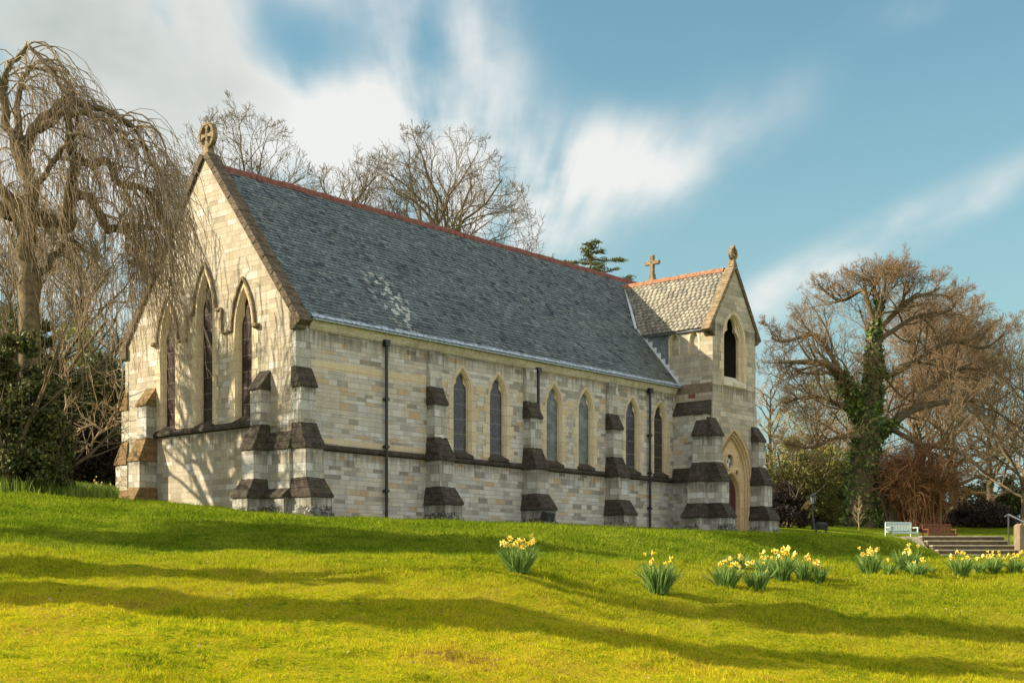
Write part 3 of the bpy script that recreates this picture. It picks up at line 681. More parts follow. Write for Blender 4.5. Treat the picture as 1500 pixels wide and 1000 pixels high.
# ---- roof
def slates(name, mats, o0, ud, vd, nrm, length, height, tw, rh, clip, under=None, seed=1, jit=1.0):
    rr = random.Random(seed); V = []; Fc = []
    rows = int(height/rh)+1
    for r in range(rows):
        x = -tw*(.5 if r % 2 else 1.0)+rr.uniform(-.02, .02)
        v0 = r*rh
        while x < length:
            w = tw*rr.uniform(.94, 1.06); a, b = max(x, 0), min(x+w-.014, length)
            if b-a > .03:
                l0 = v0-rr.uniform(-.008, .014)*jit; l1 = min(v0+rh*1.25, height+.02)
                if clip is None or clip(a, b, l0, l1):
                    if rr.random() < .006: l0 -= .06; l1 -= .06
                    t0 = .034+rr.uniform(-.004, .009)*jit; t1 = .006; tl = rr.uniform(-.006, .006)*jit; sk = rr.uniform(-.006, .006)*jit
                    pts = [(a, l0+sk, t0+tl), (b, l0-sk, t0-tl), (b, l1, t1), (a, l1, t1)]
                    top = [o0+ud*p[0]+vd*p[1]+nrm*p[2] for p in pts]; bot = [o0+ud*p[0]+vd*p[1]+nrm*(max(p[2]-.014, -.01)) for p in pts]
                    i = len(V); V += [tuple(q) for q in top+bot]
                    Fc += [(i, i+1, i+2, i+3), (i, i+4, i+5, i+1), (i, i+3, i+7, i+4), (i+1, i+5, i+6, i+2)]
            x += w
    return np_mesh(name, np.array(V), np.array(Fc), mats)
def build_roof():
    eave = Vector((GX+.38, -.24, ZE+.09)); sl = Vector((0, YC+.24, ZR-(ZE+.09))); H = sl.length; vd = sl.normalized(); ud = Vector((1, 0, 0)); nrm = ud.cross(vd)
    me = slates('roof', [M['slate']], eave, ud, vd, nrm, LEN-.2-GX-.38, H, .23, .158, None, seed=5, jit=1.4)
    o = link('roof', me, church)
    u = MB(); x0, x1 = GX+.3, LEN
    u.add([(x0, -.24, ZE+.085), (x1, -.24, ZE+.085), (x1, YC, ZR-.005), (x0, YC, ZR-.005), (x0, 9.14, ZE+.085), (x1, 9.14, ZE+.085)], [(0, 1, 2, 3), (3, 2, 5, 4)])
    u.build('roof_boarding', M['slate'], o)
    ls = MB(); x = .10; rr = random.Random(8)
    while x < 20.3:
        w = .34*rr.uniform(.9, 1.1); hh = .15+rr.uniform(-.02, .03); A = eave+ud*(x-eave.x)-vd*.03+nrm*.045
        ls.prism([A, A+vd*hh, A+vd*hh+nrm*.012, A+nrm*.02], ud*(w-.02)); x += w
    ls.build('eaves_flashing', M['gutter'], church)
    r = MB(); x = GX+.4; rr = random.Random(4)
    while x < LEN-.3:
        L_ = .46; z = ZR+rr.uniform(-.008, .008)
        sec = [(-.17, -.16), (-.13, -.02), (-.05, .075), (.05, .075), (.13, -.02), (.17, -.16)]
        e = .012 if int(x*10) % 2 else 0
        r.prism([(x, YC+a*(1+e*3), z+b+e) for a, b in sec], (L_-.012, 0, 0)); x += L_
    r.build('ridge_tiles', M['ridge'], church)
build_roof()

# ---- finials
def wheel_cross():
    f = MB(); n = 28; cx, z0 = GX+.12, 12.62; ro, ri = .44, .34
    circ = lambda q, X: [(X, YC+q*.92*math.cos(2*math.pi*i/n), z0+q*math.sin(2*math.pi*i/n)) for i in range(n)]
    A, B, Cc, D = circ(ro, cx-.09), circ(ri, cx-.09), circ(ri, cx+.09), circ(ro, cx+.09)
    f.strip(A, B, closed=True); f.strip(B, Cc, closed=True); f.strip(Cc, D, closed=True); f.strip(D, A, closed=True)
    for k in range(4):      # splayed arms
        a = k*math.pi/2; ca, sa = math.cos(a), math.sin(a); pr = [(0, .05), (.20, .055), (.35, .15), (.35, -.15), (.20, -.055), (0, -.05)]
        f.prism([(cx-.07, YC+(p*ca-q*sa)*.92, z0+p*sa+q*ca) for p, q in pr], (.14, 0, 0))
    f.prism([(cx-.15, YC-.22, 11.95), (cx-.15, YC+.22, 11.95), (cx-.10, YC+.11, 12.24), (cx-.10, YC-.11, 12.24)], (.28, 0, 0))
    f.build('wheel_cross', M['finial'], church, bevel=.012)
wheel_cross()
def east_cross():
    f = MB(); X = 24.95; y = YC; z = ZR+.15
    f.prism([(X, y-.55, z-.45), (X, y+.55, z-.45), (X, y+.10, z+.38), (X, y-.10, z+.38)], (.30, 0, 0))
    f.box(X-.06, y-.17, z-.3, X+.36, y+.17, z+.2)
    f.prism([(X+.02, y-.14, z+.3), (X+.02, y+.14, z+.3), (X+.02, y+.09, z+.55), (X+.02, y-.09, z+.55)], (.26, 0, 0))
    f.box(X+.06, y-.085, z+.5, X+.24, y+.085, z+1.42); f.box(X+.06, y-.40, z+.96, X+.24, y+.40, z+1.14)
    f.build('ridge_cross', M['finial'], church, bevel=.02)
    c = MB()
    for s in (1, -1): c.prism([(LEN-.25, YC+s*4.8, ZE-.1), (LEN-.25, YC, ZR+.03), (LEN-.25, YC, ZR+.24), (LEN-.25, YC+s*4.95, ZE+.12)], (.4, 0, 0))
    c.build('coping', M['coping'], church, bevel=.015)
east_cross()

# ---- the porch tower
TW, TE, TF = 20.50, 23.94, -1.80
TC = (TW+TE)/2; TZE, TZR = 8.68, 11.20
FT, WT, ET = Plane('S', TF), Plane('W', TW), Plane('E', TE)
def build_tower():
    m = MB(); bc = TC-.06; bhw = .80; bz0, bzs, bza = 6.42, 8.15, 9.28; dc = TC-.02; dhw = 1.36; dzs, dza = 2.15, 4.32
    brad, drad = arad(bhw, bza-bzs), arad(dhw, dza-dzs)
    sheet(m, FT, [(TW, -1.5), (dc-dhw-.005, -1.5)]+arch(dc, dhw+.005, -1.5, dzs, drad+.005)[1:-1]+[(dc+dhw+.005, -1.5), (TE, -1.5), (TE, TZE), (TC, TZR), (TW, TZE)], [arch(bc, bhw+.005, bz0, bzs, brad+.005)])
    lan = [(.10, .21, 7.50, 8.08, .34), (-.87, .21, 7.50, 8.08, .36)]
    sheet(m, WT, [(TF, -1.5), (4.2, -1.5), (4.2, TZE), (TF, TZE)], [arch(c, hw+.003, z0, zs, arad(hw, rise)+.003, 5) for c, hw, z0, zs, rise in lan])
    sheet(m, ET, [(TF, -1.5), (4.2, -1.5), (4.2, TZE), (TF, TZE)])
    tw = m.build('tower_wall', M['tower'], church)
    lo = MB(); lo.prism([(TW-.26, TF+.12, -1.5), (TW-.26, 0, -1.5), (TW-.26, 0, 4.93), (TW-.26, TF+.12, 4.93)], (.3, 0, 0)); lo.prism([(TE, TF+.05, -1.5), (TE+.2, TF+.05, -1.5), (TE+.2, TF+.05, 5.35), (TE, TF+.05, 5.95)], (0, 3, 0))
    lo.build('lower_tower_wall', M['wall'], church)
    wz = MB()
    wz.prism([WT(TF+.06, 5.50, .0), WT(TF+.06, 4.96, .31), WT(TF+.06, 4.88, .31), WT(TF+.06, 4.88, 0)], (0, 1.86, 0)); wz.build('tower_weathering', M['dark'], church, bevel=.015); wz = MB()
    wz.prism([WT(TF+.4, 2.95, .2), WT(TF+.4, 2.22, .36), WT(TF+.4, 2.22, .42), WT(TF+.4, 2.10, .42), WT(TF+.4, 2.10, .2)], (0, 1.5, 0))
    wz.build('tower_weathering', M['dark'], church, bevel=.015)
    # a brownish band and a red patch above the roof slope
    bd = MB(); sheet(bd, WT, [(TF, 5.82), (.0, 5.82), (.0, 6.22), (TF, 6.22)], o=.004); bd.build('tower_band', simple('brown_stained_stone', (.20, .15, .10), .9, .4, 6), church)
    rp = MB(); sheet(rp, WT, [(-.95, 5.62), (-.62, 5.62), (-.62, 5.80), (-.95, 5.80)], o=.006); rp.build('brick_patch', M['ridge'], church)
    # small west lancets
    for c, hw, z0, zs, rise in lan:
        w = MB(); rd = arad(hw, rise)
        loft(w, WT, [(hw+.09, rd+.09, .01), (hw, rd, .01), (hw, rd, -.02), (hw-.03, rd-.03, -.13)], c, z0, zs, 5)
        g = hw-.03; outl = arch(c, g, z0, zs, rd-.03, 5); sheet(w, WT, outl, o=-.13, mi=1)
        w.build('lancet', [M['sand'], M['tower']], church)
    # belfry opening: deep cusped reveal
    b = MB()
    loft(b, FT, [(bhw+.13, brad+.13, .012), (bhw, brad, .012), (bhw, brad, 0), (bhw-.05, brad-.05, -.05), (bhw-.05, brad-.05, -.09), (bhw-.10, brad-.10, -.10), (bhw-.12, brad-.12, -.15)], bc, bz0, bzs)
    g = bhw-.12; go = arch(bc, g, bz0, bzs, brad-.12); gh = trefoil(bc, g*.90, bz0+.02, bzs+.05, (bza-bzs)*.80)
    for o in (-.14, -.27): sheet(b, FT, go, [gh], o=o)
    b.strip([FT(a, z, -.14) for a, z in gh], [FT(a, z, -.27) for a, z in gh], closed=True)
    quoins(b, FT, bc, bhw+.13, bz0, bzs, .36, .012, 77, .10, .24)
    bo = b.build('belfry_opening', M['sand'], church)
    s = MB(); s.prism([FT(bc-bhw-.1, bz0+.22, -.27), FT(bc-bhw-.1, bz0-.06, .08), FT(bc-bhw-.1, bz0-.24, .08), FT(bc-bhw-.1, bz0-.30, 0), FT(bc-bhw-.1, bz0-.30, -.27)], (2*bhw+.2, 0, 0)); s.build('sill', M['cornice'], bo, bevel=.015)
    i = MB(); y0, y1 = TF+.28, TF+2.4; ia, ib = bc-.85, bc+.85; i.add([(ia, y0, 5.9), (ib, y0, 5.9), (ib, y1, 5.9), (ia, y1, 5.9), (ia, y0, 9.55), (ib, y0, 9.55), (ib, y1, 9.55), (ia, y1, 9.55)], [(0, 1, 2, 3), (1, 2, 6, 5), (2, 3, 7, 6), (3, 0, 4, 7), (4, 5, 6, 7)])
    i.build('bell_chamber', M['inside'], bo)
    # doorway with four receding orders, tympanum and door
    d = MB(); sp = [(dhw+.10, drad+.10, .015), (dhw, drad, .015), (dhw, drad, 0)]
    hwc, o = dhw, 0.0
    for k in range(3):
        sp += [(hwc-.02, drad-(dhw-hwc)-.02, o-.02), (hwc-.025, drad-(dhw-hwc)-.025, o-.22), (hwc-.07, drad-(dhw-hwc)-.07, o-.22), (hwc-.075, drad-(dhw-hwc)-.075, o-.02), (hwc-.11, drad-(dhw-hwc)-.11, o-.04), (hwc-.12, drad-(dhw-hwc)-.12, o-.06)]; hwc -= .12; o -= .06
    loft(d, FT, sp, dc, -1.5, dzs, 12)
    hi = hwc; ri = drad-(dhw-hwc); q = arch(dc, hi, 0, dzs, ri, 12)
    din = arch(dc, .72, -1.5, 1.55, arad(.72, .98), 9)
    n = 16; c1 = [(dc-.14+.27*math.cos(2*math.pi*t/n), 3.02+.30*math.sin(2*math.pi*t/n)) for t in range(n)]; c2 = [(dc+.44+.11*math.cos(2*math.pi*t/n), 2.55+.12*math.sin(2*math.pi*t/n)) for t in range(n)]
    q2 = arch(dc, hi, -1.5, dzs, ri, 12)
    outer = [(dc-hi, -1.5)]+q2[1:-1]+[(dc+hi, -1.5)]+din[::-1]
    sheet(d, FT, outer, [c1, c2], o=o)
    for cc in (c1, c2):
        d.strip([FT(a, z, o) for a, z in cc], [FT(a, z, o-.07) for a, z in cc], closed=True); sheet(d, FT, cc, o=o-.07, mi=1)
    # ring and four petals of the roundel
    m0 = (dc-.14, 3.02)
    for (mx, mz, r0, r1) in ((m0[0], m0[1], .36, .28), (dc+.44, 2.55, .17, .12)):
        ci = lambda r, oo: [FT(mx+r*math.cos(2*math.pi*t/n), mz+1.1*r*math.sin(2*math.pi*t/n), oo) for t in range(n)]
        d.strip(ci(r0, o), ci(r0-.02, o+.05), closed=True); d.strip(ci(r0-.02, o+.05), ci(r1, o+.05), closed=True); d.strip(ci(r1, o+.05), ci(r1, o-.06), closed=True)
    for k in range(4):
        a = k*math.pi/2+.3; px_, pz_ = m0[0]+.14*math.cos(a), m0[1]+.15*math.sin(a)
        sheet(d, FT, [(px_+.095*math.cos(2*math.pi*t/12), pz_+.10*math.sin(2*math.pi*t/12)) for t in range(12)], o=o-.06, mi=2)
    prev = None
    for hw_, rr_, oo in ((.82, arad(.72, .98)+.10, o+.02), (.78, arad(.72, .98)+.06, o+.06), (.72, arad(.72, .98), o+.02), (.69, arad(.72, .98)-.03, o-.08), (.66, arad(.72, .98)-.06, o-.17)):
        cur = [FT(a, z, oo) for a, z in arch(dc, hw_, -1.5, 1.55, rr_, 9)]
        if prev: d.strip(prev, cur)
        prev = cur
    do = d.build('doorway', [M['sand_warm'], M['inside'], M['lead_white']], church)
    dd = MB(); sheet(dd, FT, arch(dc, .70, -1.5, 1.55, arad(.72, .98)-.02, 9), o=o-.16)
    for k in range(5): a = dc-.4+k*.2; dd.prism([FT(a-.008, -.4, o-.155), FT(a+.008, -.4, o-.155), FT(a+.008, 2.2, o-.155), FT(a-.008, 2.2, o-.155)], (0, .005, 0))
    dr = dd.build('door', M['door'], church)
    st = MB(); st.box(dc-1.5, TF-.9, -.6, dc+1.5, TF+1, .02); st.build('threshold_step', M['step'], church)
    # roof
    sl = (TZR-TZE)/(TC-TW)
    for side in (1, -1):
        xe = TC-side*(TC-TW+.16); ze = TZE-.16*sl+.06; ev = Vector((TC-xe, 0, TZR+.06-ze)); H = ev.length; vd = ev.normalized(); ud = Vector((0, -1, 0)) if side == 1 else Vector((0, 1, 0)); o0 = Vector((xe, 5.0 if side == 1 else TF+.25, ze))
        nrm = ud.cross(vd)
        if nrm.z < 0: nrm = -nrm
        me = slates('tower_roof', [M['slate_tan']], o0, ud, vd, nrm, 5.0-TF-.25, H, .24, .19, None, seed=9+side, jit=1.0)
        o = link('tower_roof', me, church)
        u = MB(); u.add([tuple(o0-nrm*.01), tuple(o0+ud*(5-TF-.25)-nrm*.01), tuple(o0+ud*(5-TF-.25)+vd*H-nrm*.01), tuple(o0+vd*H-nrm*.01)], [(0, 1, 2, 3)]); u.build('roof_boarding', M['slate_tan'], o)
    ev = MB(); ev.box(TW-.12, TF+.3, TZE-.26, TW-.003, 4, TZE-.12); ev.build('tower_gutter', M['lead'], church)
    r = MB(); y = 4.2
    while y > TF+.5:
        sec = [(-.15, -.13), (-.10, .0), (-.04, .07), (.04, .07), (.10, .0), (.15, -.13)]; z = TZR+.07+random.uniform(-.008, .008)
        r.prism([(TC+a, y, z+b) for a, b in sec], (0, -.44, 0)); y -= .46
    r.build('ridge_tiles', M['ridge_pale'], church)
    # gable coping, kneelers and pierced finial
    for s in (-1, 1):
        c = MB(); xe = TC+s*(TC-TW+.26); ze = TZE-.26*sl; L_ = Vector((TC-xe, TZR-ze)); nv = Vector((s*L_.y*(1 if s*L_.x < 0 else 1), abs(L_.x))).normalized(); nv = Vector((s*abs(L_.y), abs(L_.x))).normalized()*.17; k = 7
        for i in range(k):
            a, b_ = i/k, (i+1)/k-.004; A = (xe+L_.x*a, ze+L_.y*a); B = (xe+L_.x*b_, ze+L_.y*b_)
            c.prism([(A[0], TF-.07, A[1]), (B[0], TF-.07, B[1]), (B[0]+nv.x, TF-.07, B[1]+nv.y), (A[0]+nv.x, TF-.07, A[1]+nv.y)], (0, .40, 0))
        c.build('coping', M['finial'] if s == -1 else M['coping'], church, bevel=.012)
        k_ = MB(); x0 = TC+s*(TC-TW); k_.prism([(x0-s*.05, TF-.10, TZE-.55), (x0+s*.06, TF-.10, TZE-.50), (x0+s*.22, TF-.10, TZE-.34), (x0+s*.08, TF-.10, TZE+.10), (x0-s*.05, TF-.10, TZE+.1)], (0, .46, 0)); k_.build('kneeler', M['coping'], church, bevel=.015)
    fn = MB(); X, Y, Z = TC, TF+.08, TZR+.24
    fn.prism([(X-.17, Y-.14, Z-.14), (X+.17, Y-.14, Z-.14), (X+.08, Y-.10, Z+.16), (X-.08, Y-.10, Z+.16)], (0, .28, 0))
    n = 16; sh = lambda k, oy: [(X+k*.26*math.cos(2*math.pi*t/n), oy, Z+.42+k*.28*math.sin(2*math.pi*t/n)+(.10*k if t == n//4 else 0)) for t in range(n)]
    A, B, Cc, D = sh(1, Y-.08), sh(.66, Y-.08), sh(.66, Y+.08), sh(1, Y+.08)
    for p, q in ((A, B), (B, Cc), (Cc, D), (D, A)): fn.strip(p, q, closed=True)
    for k in range(4): a = k*math.pi/2+math.pi/4; fn.box(X+.11*math.cos(a)-.05, Y-.07, Z+.42+.12*math.sin(a)-.05, X+.11*math.cos(a)+.05, Y+.07, Z+.42+.12*math.sin(a)+.05)
    fn.build('pierced_finial', M['finial'], church, bevel=.01)
    # lead: dark sheet on the wall, pale flashing along the roof meeting
    z_at = lambda y: ZE+.09+(ZR-ZE-.09)/(YC+.24)*(y+.24)
    ld = MB(); sheet(ld, WT, [(.42, z_at(.42)+.02), (1.55, z_at(1.55)+.02), (1.55, TZE-.24), (.42, TZE-.24)], o=.006); ld.build('lead_sheet', M['lead'], church)
    fl = MB()
    slv = Vector((0, YC+.24, ZR-(ZE+.09))).normalized(); nn = Vector((1, 0, 0)).cross(slv)
    a = Vector((TW-.15, -.24, z_at(-.24)))+nn*.035; b_ = Vector((TW-.15, 2.02, z_at(2.02)))+nn*.035
    fl.prism([a, b_, b_+Vector((.17, 0, 0)), a+Vector((.17, 0, 0))], nn*.012)
    k = 9
    for i in range(k):
        y0 = -.1+i*(2.0/k); y1 = y0+2.0/k; fl.box(TW-.012, y0, z_at(y0)-.05, TW-.003, y1-.02, z_at(y1)+.07)
    # valley up the tower roof
    topx = TC-.1; yv0, yv1 = 2.02, YC-.45
    p0 = Vector((TW-.30, 2.0, z_at(2.0)))+nn*.04; zt = TZR-.05; y_t = (zt-ZE-.09)*(YC+.24)/(ZR-ZE-.09)-.24; p1 = Vector((TC-.08, y_t, zt))+nn*.04
    fl.prism([p0, p1, p1+Vector((.16, -.02, 0)), p0+Vector((.16, -.02, 0))], nn*.015)
    fl.build('lead_flashing', M['lead_white'], church)
build_tower()
# tower buttresses
buttress(FT, TW-.36, flare=.2, width=.55, pil=False, ztop1=4.75); buttress(FT, TE-.34, width=.55, pil=False, ztop1=4.62)
buttress(Plane('W', TW-.2), TF+.02, width=.60, pil=False, ztop1=4.75)
buttress(Plane('E', TE), TF+.02, width=.55, pil=False)

def downpipe(x, ztop=5.78, zbot=-.3):
    p = MB(); y = -.11; p.tube([(x, y, zbot), (x, y, ztop)], .052, 10); p.prism([(x-.09, y-.08, ztop-.1), (x+.09, y-.08, ztop-.1), (x+.12, y-.08, ztop+.10), (x-.12, y-.08, ztop+.10)], (0, .16, 0))
    for z in (.9, 2.35, 3.9): p.box(x-.085, y-.06, z, x+.085, y+.11, z+.07); p.tube([(x, y, z-.02), (x, y, z+.12)], .066, 10)
    p.build('downpipe', M['pipe'], church)
for x in (3.41, 11.20, 18.40): downpipe(x)

# ------------------------------------------------------------------ trees
def rot_dir(d, ang, az):
    a = d.orthogonal().normalized(); b = d.cross(a); return (d*math.cos(ang)+(a*math.cos(az)+b*math.sin(az))*math.sin(ang)).normalized()
class Tree:
    def __init__(s, seed): s.r = random.Random(seed); s.lines = []      # (points, radii, level)
    def line(s, pts, rads, lvl): s.lines.append((pts, rads, lvl))
    def grow(s, p, d, L_, r, lvl, maxl, nseg=6, wob=.22, up=.06, kids=(5, 5, 4, 4), ang=(.5, 1.0), lr=(.45, .8), env=None, tip=.004, start=.25, rr=.62, grav=0.0):
        rd = s.r; pts = [p.copy()]; rads = [r]; d = d.copy(); q = p.copy(); n = nseg if lvl < maxl else max(3, nseg-2); dirs = [d.copy()]; end = tip if lvl == maxl else max(tip, r*.35)
        for i in range(n):
            d = (d+Vector((rd.gauss(0, wob), rd.gauss(0, wob), rd.gauss(0, wob)))+Vector((0, 0, up-grav*lvl))).normalized()
            q = q+d*(L_/n)
            pts.append(q.copy()); rads.append(r+(end-r)*(i+1)/n); dirs.append(d.copy())
            if env and lvl > 0 and not env(q) and i > 0:
                m_ = len(rads); rads = [max(tip, x*(1-.9*(ii/(m_-1))**2)) for ii, x in enumerate(rads)]; break
        s.line(pts, rads, lvl)
        if lvl >= maxl or len(pts) < 3: return
        k = kids[min(lvl, len(kids)-1)]
        for j in range(k):
            t = start+(1-start)*(j+rd.random())/k; f = t*(len(pts)-1); i = min(int(f), len(pts)-2); fr = f-i
            b = pts[i].lerp(pts[i+1], fr); br = rads[i]*(1-fr)+rads[i+1]*fr
            cd = rot_dir(dirs[i], rd.uniform(*ang), rd.uniform(0, 2*math.pi))
            s.grow(b, cd, L_*rd.uniform(*lr)*(1.15-.45*t), max(br*rr, tip*1.3), lvl+1, maxl, nseg, wob, up, kids, ang, lr, env, tip, start, rr, grav)
    def mesh(s, name, lo, hi, m, thick=1.0, sides=(8, 6, 4, 3, 3, 3, 3)):
        V = []; Q = []; base = 0
        for pts, rads, lvl in s.lines:
            if not (lo <= lvl <= hi): continue
            n = sides[min(lvl, len(sides)-1)]; P = np.array([tuple(p) for p in pts]); k = len(P)
            if k < 2: continue
            D = np.gradient(P, axis=0); D /= np.linalg.norm(D, axis=1)[:, None]+1e-9
            ref = np.array([.31, .17, .93]) if abs(D[0][2]) < .8 else np.array([.95, .2, .1])
            A = np.cross(D, ref); A /= np.linalg.norm(A, axis=1)[:, None]+1e-9; B = np.cross(D, A)
            a = np.arange(n)*2*np.pi/n; rr = np.array(rads)*thick
            ring = P[:, None, :]+(A[:, None, :]*np.cos(a)[None, :, None]+B[:, None, :]*np.sin(a)[None, :, None])*rr[:, None, None]
            V.append(ring.reshape(-1, 3)); i = np.arange(k-1)[:, None]*n; j = np.arange(n)[None, :]; j2 = (j+1) % n
            Q.append(np.stack([i+j, i+j2, i+n+j2, i+n+j], -1).reshape(-1, 4)+base); base += k*n
        if not V: return None
        return np_mesh(name, np.concatenate(V), np.concatenate(Q), [m], smooth=True)
    def build(s, root, split, mt, mc, thick=1.0):
        o = s.mesh('trunk', 0, split, mt); link('trunk', o, root)
        c = s.mesh('crown', split+1, 9, mc, thick)
        if c: link('crown', c, root)

def leaf_quads(P, size, aspect=.6, flat=0.0):
    n = len(P); a = rng.normal(size=(n, 3)); a[:, 2] *= (1-flat); a /= np.linalg.norm(a, axis=1)[:, None]; b = np.cross(a, rng.normal(size=(n, 3))); b /= np.linalg.norm(b, axis=1)[:, None]
    s = size*rng.uniform(.6, 1.4, n)[:, None]; a = a*s; b = b*s*aspect
    V = np.stack([P-a, P+b*.9-a*.1, P+a, P-b*.9-a*.1], 1).reshape(-1, 3); return V, np.arange(4*n).reshape(-1, 4)
def shrub_pts(rx, ry, rz, n, lumps, seed, hollow=.45):
    """points of foliage: many overlapping clumps over an uneven body that sits on the ground"""
    r = np.random.default_rng(seed); c = r.normal(size=(lumps, 3)); c[:, 2] = np.abs(c[:, 2])*.9; c /= np.linalg.norm(c, axis=1)[:, None]
    k = r.uniform(hollow, 1.0, lumps)[:, None]; c = c*k*np.array([rx, ry, rz])*.86; c[:, 2] += r.uniform(0, .12, lumps)*rz
    s = r.uniform(.12, .30, lumps)*min(rx, rz, ry*1.5); idx = r.integers(0, lumps, n); g = r.normal(size=(n, 3)); g /= np.linalg.norm(g, axis=1)[:, None]
    g *= (r.random(n)**.45)[:, None]; P = c[idx]+g*s[idx][:, None]*np.array([1.15, 1.15, .85]); P[:, 2] = np.maximum(P[:, 2], .01); return P
def shrub(name, loc, rx, ry, rz, n, size, m, label, cat, lumps=60, seed=1, group=None, twigs=None, hollow=.45):
    root = empty(name, loc, 0, label, cat, group)
    V, Fc = leaf_quads(shrub_pts(rx, ry, rz, n, lumps, seed, hollow), size); link('foliage', np_mesh('foliage', V, Fc, [m]), root)
    t = Tree(seed+5)
    for k in range(7): t.grow(Vector((t.r.uniform(-.3, .3)*rx, t.r.uniform(-.2, .2)*ry, -.1)), rot_dir(Vector((0, 0, 1)), t.r.uniform(.1, .7), t.r.uniform(0, 6.28)), rz*.95, .05+.01*rz, 0, 2 if twigs else 1, 5, .15, .05, (6, 5), (.3, .9), (.35, .6), tip=.006)
    link('stem', t.mesh('stem', 0, 9, twigs or M['bark_brown']), root)
    return root

# -- tall bare trees beyond the roof
def bare_tree(name, px, d, top_y, crown_w, seed, label, group=None, trunk_f=.32, mt='bark_brown', mc='twig_grey', thick=1.0, maxl=4, kids=(9, 7, 6, 5), base=None, tip=.0085, env_c=.62, wob=.20, up=.07, ang=(.45, .95), bias=0, leaf=None):
    p0 = on(px, d); H = EYE+(HOR-top_y)/F*d-p0.z; root = empty(name, p0, 0, label, 'tree', group); t = Tree(seed); rw = crown_w/F*d/2
    cz = H*env_c; rz = H-cz
    def env(q):
        zz = (q.z-cz)/(rz if q.z > cz else cz*.8); return ((q.x-bias)/rw)**2+(q.y/rw)**2+zz*zz < 1.0
    r0 = H*.020; pts = [Vector((0, 0, -.3))]; rads = [r0*1.25]; q = Vector((0, 0, 0)); d_ = Vector((0, 0, 1)); n = 9
    for i in range(n):
        q = q+Vector((t.r.gauss(0, .03), t.r.gauss(0, .03), 1)).normalized()*(H*.80/n); pts.append(q.copy()); rads.append(r0*(1-.86*(i+1)/n))
    t.line(pts, rads, 0)
    K = kids[0]+15
    for j in range(K):
        tt = trunk_f+(1-trunk_f)*(j+.5*t.r.random())/K; f = tt*n; i = min(int(f), n-1); b = pts[i].lerp(pts[i+1], f-i); az = j*2.399+t.r.uniform(-.4, .4)
        a = R(68)-R(38)*(tt-trunk_f)/(1-trunk_f); dd = Vector((math.cos(az)*math.sin(a), math.sin(az)*math.sin(a), math.cos(a)))
        t.grow(b, dd, rw*(1.35-.35*tt)*t.r.uniform(.75, 1.2), r0*(.52-.34*tt), 1, maxl, 7, wob, up, kids, ang, (.38, .68), env, tip)
    t.build(root, 1, M[mt], M[mc], thick)
    if leaf:
        P = np.array([tuple(l[0][-1]) for l in t.lines if l[2] >= maxl-1]); P = np.repeat(P, leaf[1], 0)+rng.normal(size=(len(P)*leaf[1], 3))*leaf[3]
        V, Fc = leaf_quads(P, leaf[2]); link('foliage', np_mesh('foliage', V, Fc, [M[leaf[0]]]), root)
    return root
G1 = 'bare trees behind the nave roof'
bare_tree('bare_tree', 350, 74, 170, 290, 101, 'wide bare tree rising behind the wheel cross on the gable', G1, trunk_f=.42)
bare_tree('bare_tree', 508, 78, 203, 200, 102, 'narrow bare tree between the two wide ones behind the roof ridge', G1, trunk_f=.42)
bare_tree('bare_tree', 640, 76, 188, 330, 103, 'tallest bare oak with round crown behind the middle of the ridge', G1, trunk_f=.38, env_c=.56)
bare_tree('bare_tree', 250, 80, 215, 130, 104, 'faint bare tree behind the left slope of the gable', G1)
bare_tree('bare_tree', 120, 72, 300, 190, 105, 'grey bare tree beyond the weeping branches left of the gable', 'bare trees left of the church')
bare_tree('bare_tree', 30, 78, 270, 200, 106, 'bare tree at the far left behind the weeping tree', 'bare trees left of the church')

def cedar():
    p = on(866, 82); H = EYE+(HOR-346)/F*82-p.z; root = empty('cedar_tree', p, 0, 'dark green cedar whose ragged tip shows above the nave ridge', 'tree'); t = Tree(55); pts = [Vector((-1.0*(1-i/8)*.5, 0, H*.985*i/8)) for i in range(9)]
    t.line(pts, [.45*(1-i/8.3) for i in range(9)], 0); L = []
    for k in range(30):
        dz = .12+5.0*(k/30)**1.15; z = H*.985-dz; az = k*2.4+t.r.uniform(-.4, .4); ln = min((.25+dz*2.1)*t.r.uniform(.35, 1.15), 3.4)*(1.15 if math.cos(az) < 0 else .85); dd = Vector((math.cos(az), math.sin(az), t.r.uniform(-.02, .16)))
        q = Vector((-.5*(1-z/H), 0, z)); bp = [q+dd*ln*i/5+Vector((0, 0, t.r.uniform(-.05, .05)-.10*(i/5)**2)) for i in range(6)]; t.line(bp, [.06*(1-i/6)+.014 for i in range(6)], 1)
        for c_i in range(int(3+5*ln)):
            s_ = .25+.75*t.r.random(); cc = q+dd*ln*s_+Vector((t.r.gauss(0, .14*ln**.5), t.r.gauss(0, .14*ln**.5), t.r.uniform(-.02, .07)))
            for _ in range(30): L.append((cc.x+t.r.gauss(0, .13), cc.y+t.r.gauss(0, .13), cc.z+t.r.gauss(0, .035)))
    link('trunk', t.mesh('trunk', 0, 1, M['bark_brown']), root)
    V, Fc = leaf_quads(np.array(L), .085, .3); link('foliage', np_mesh('foliage', V, Fc, [M['cedar']]), root)
cedar()

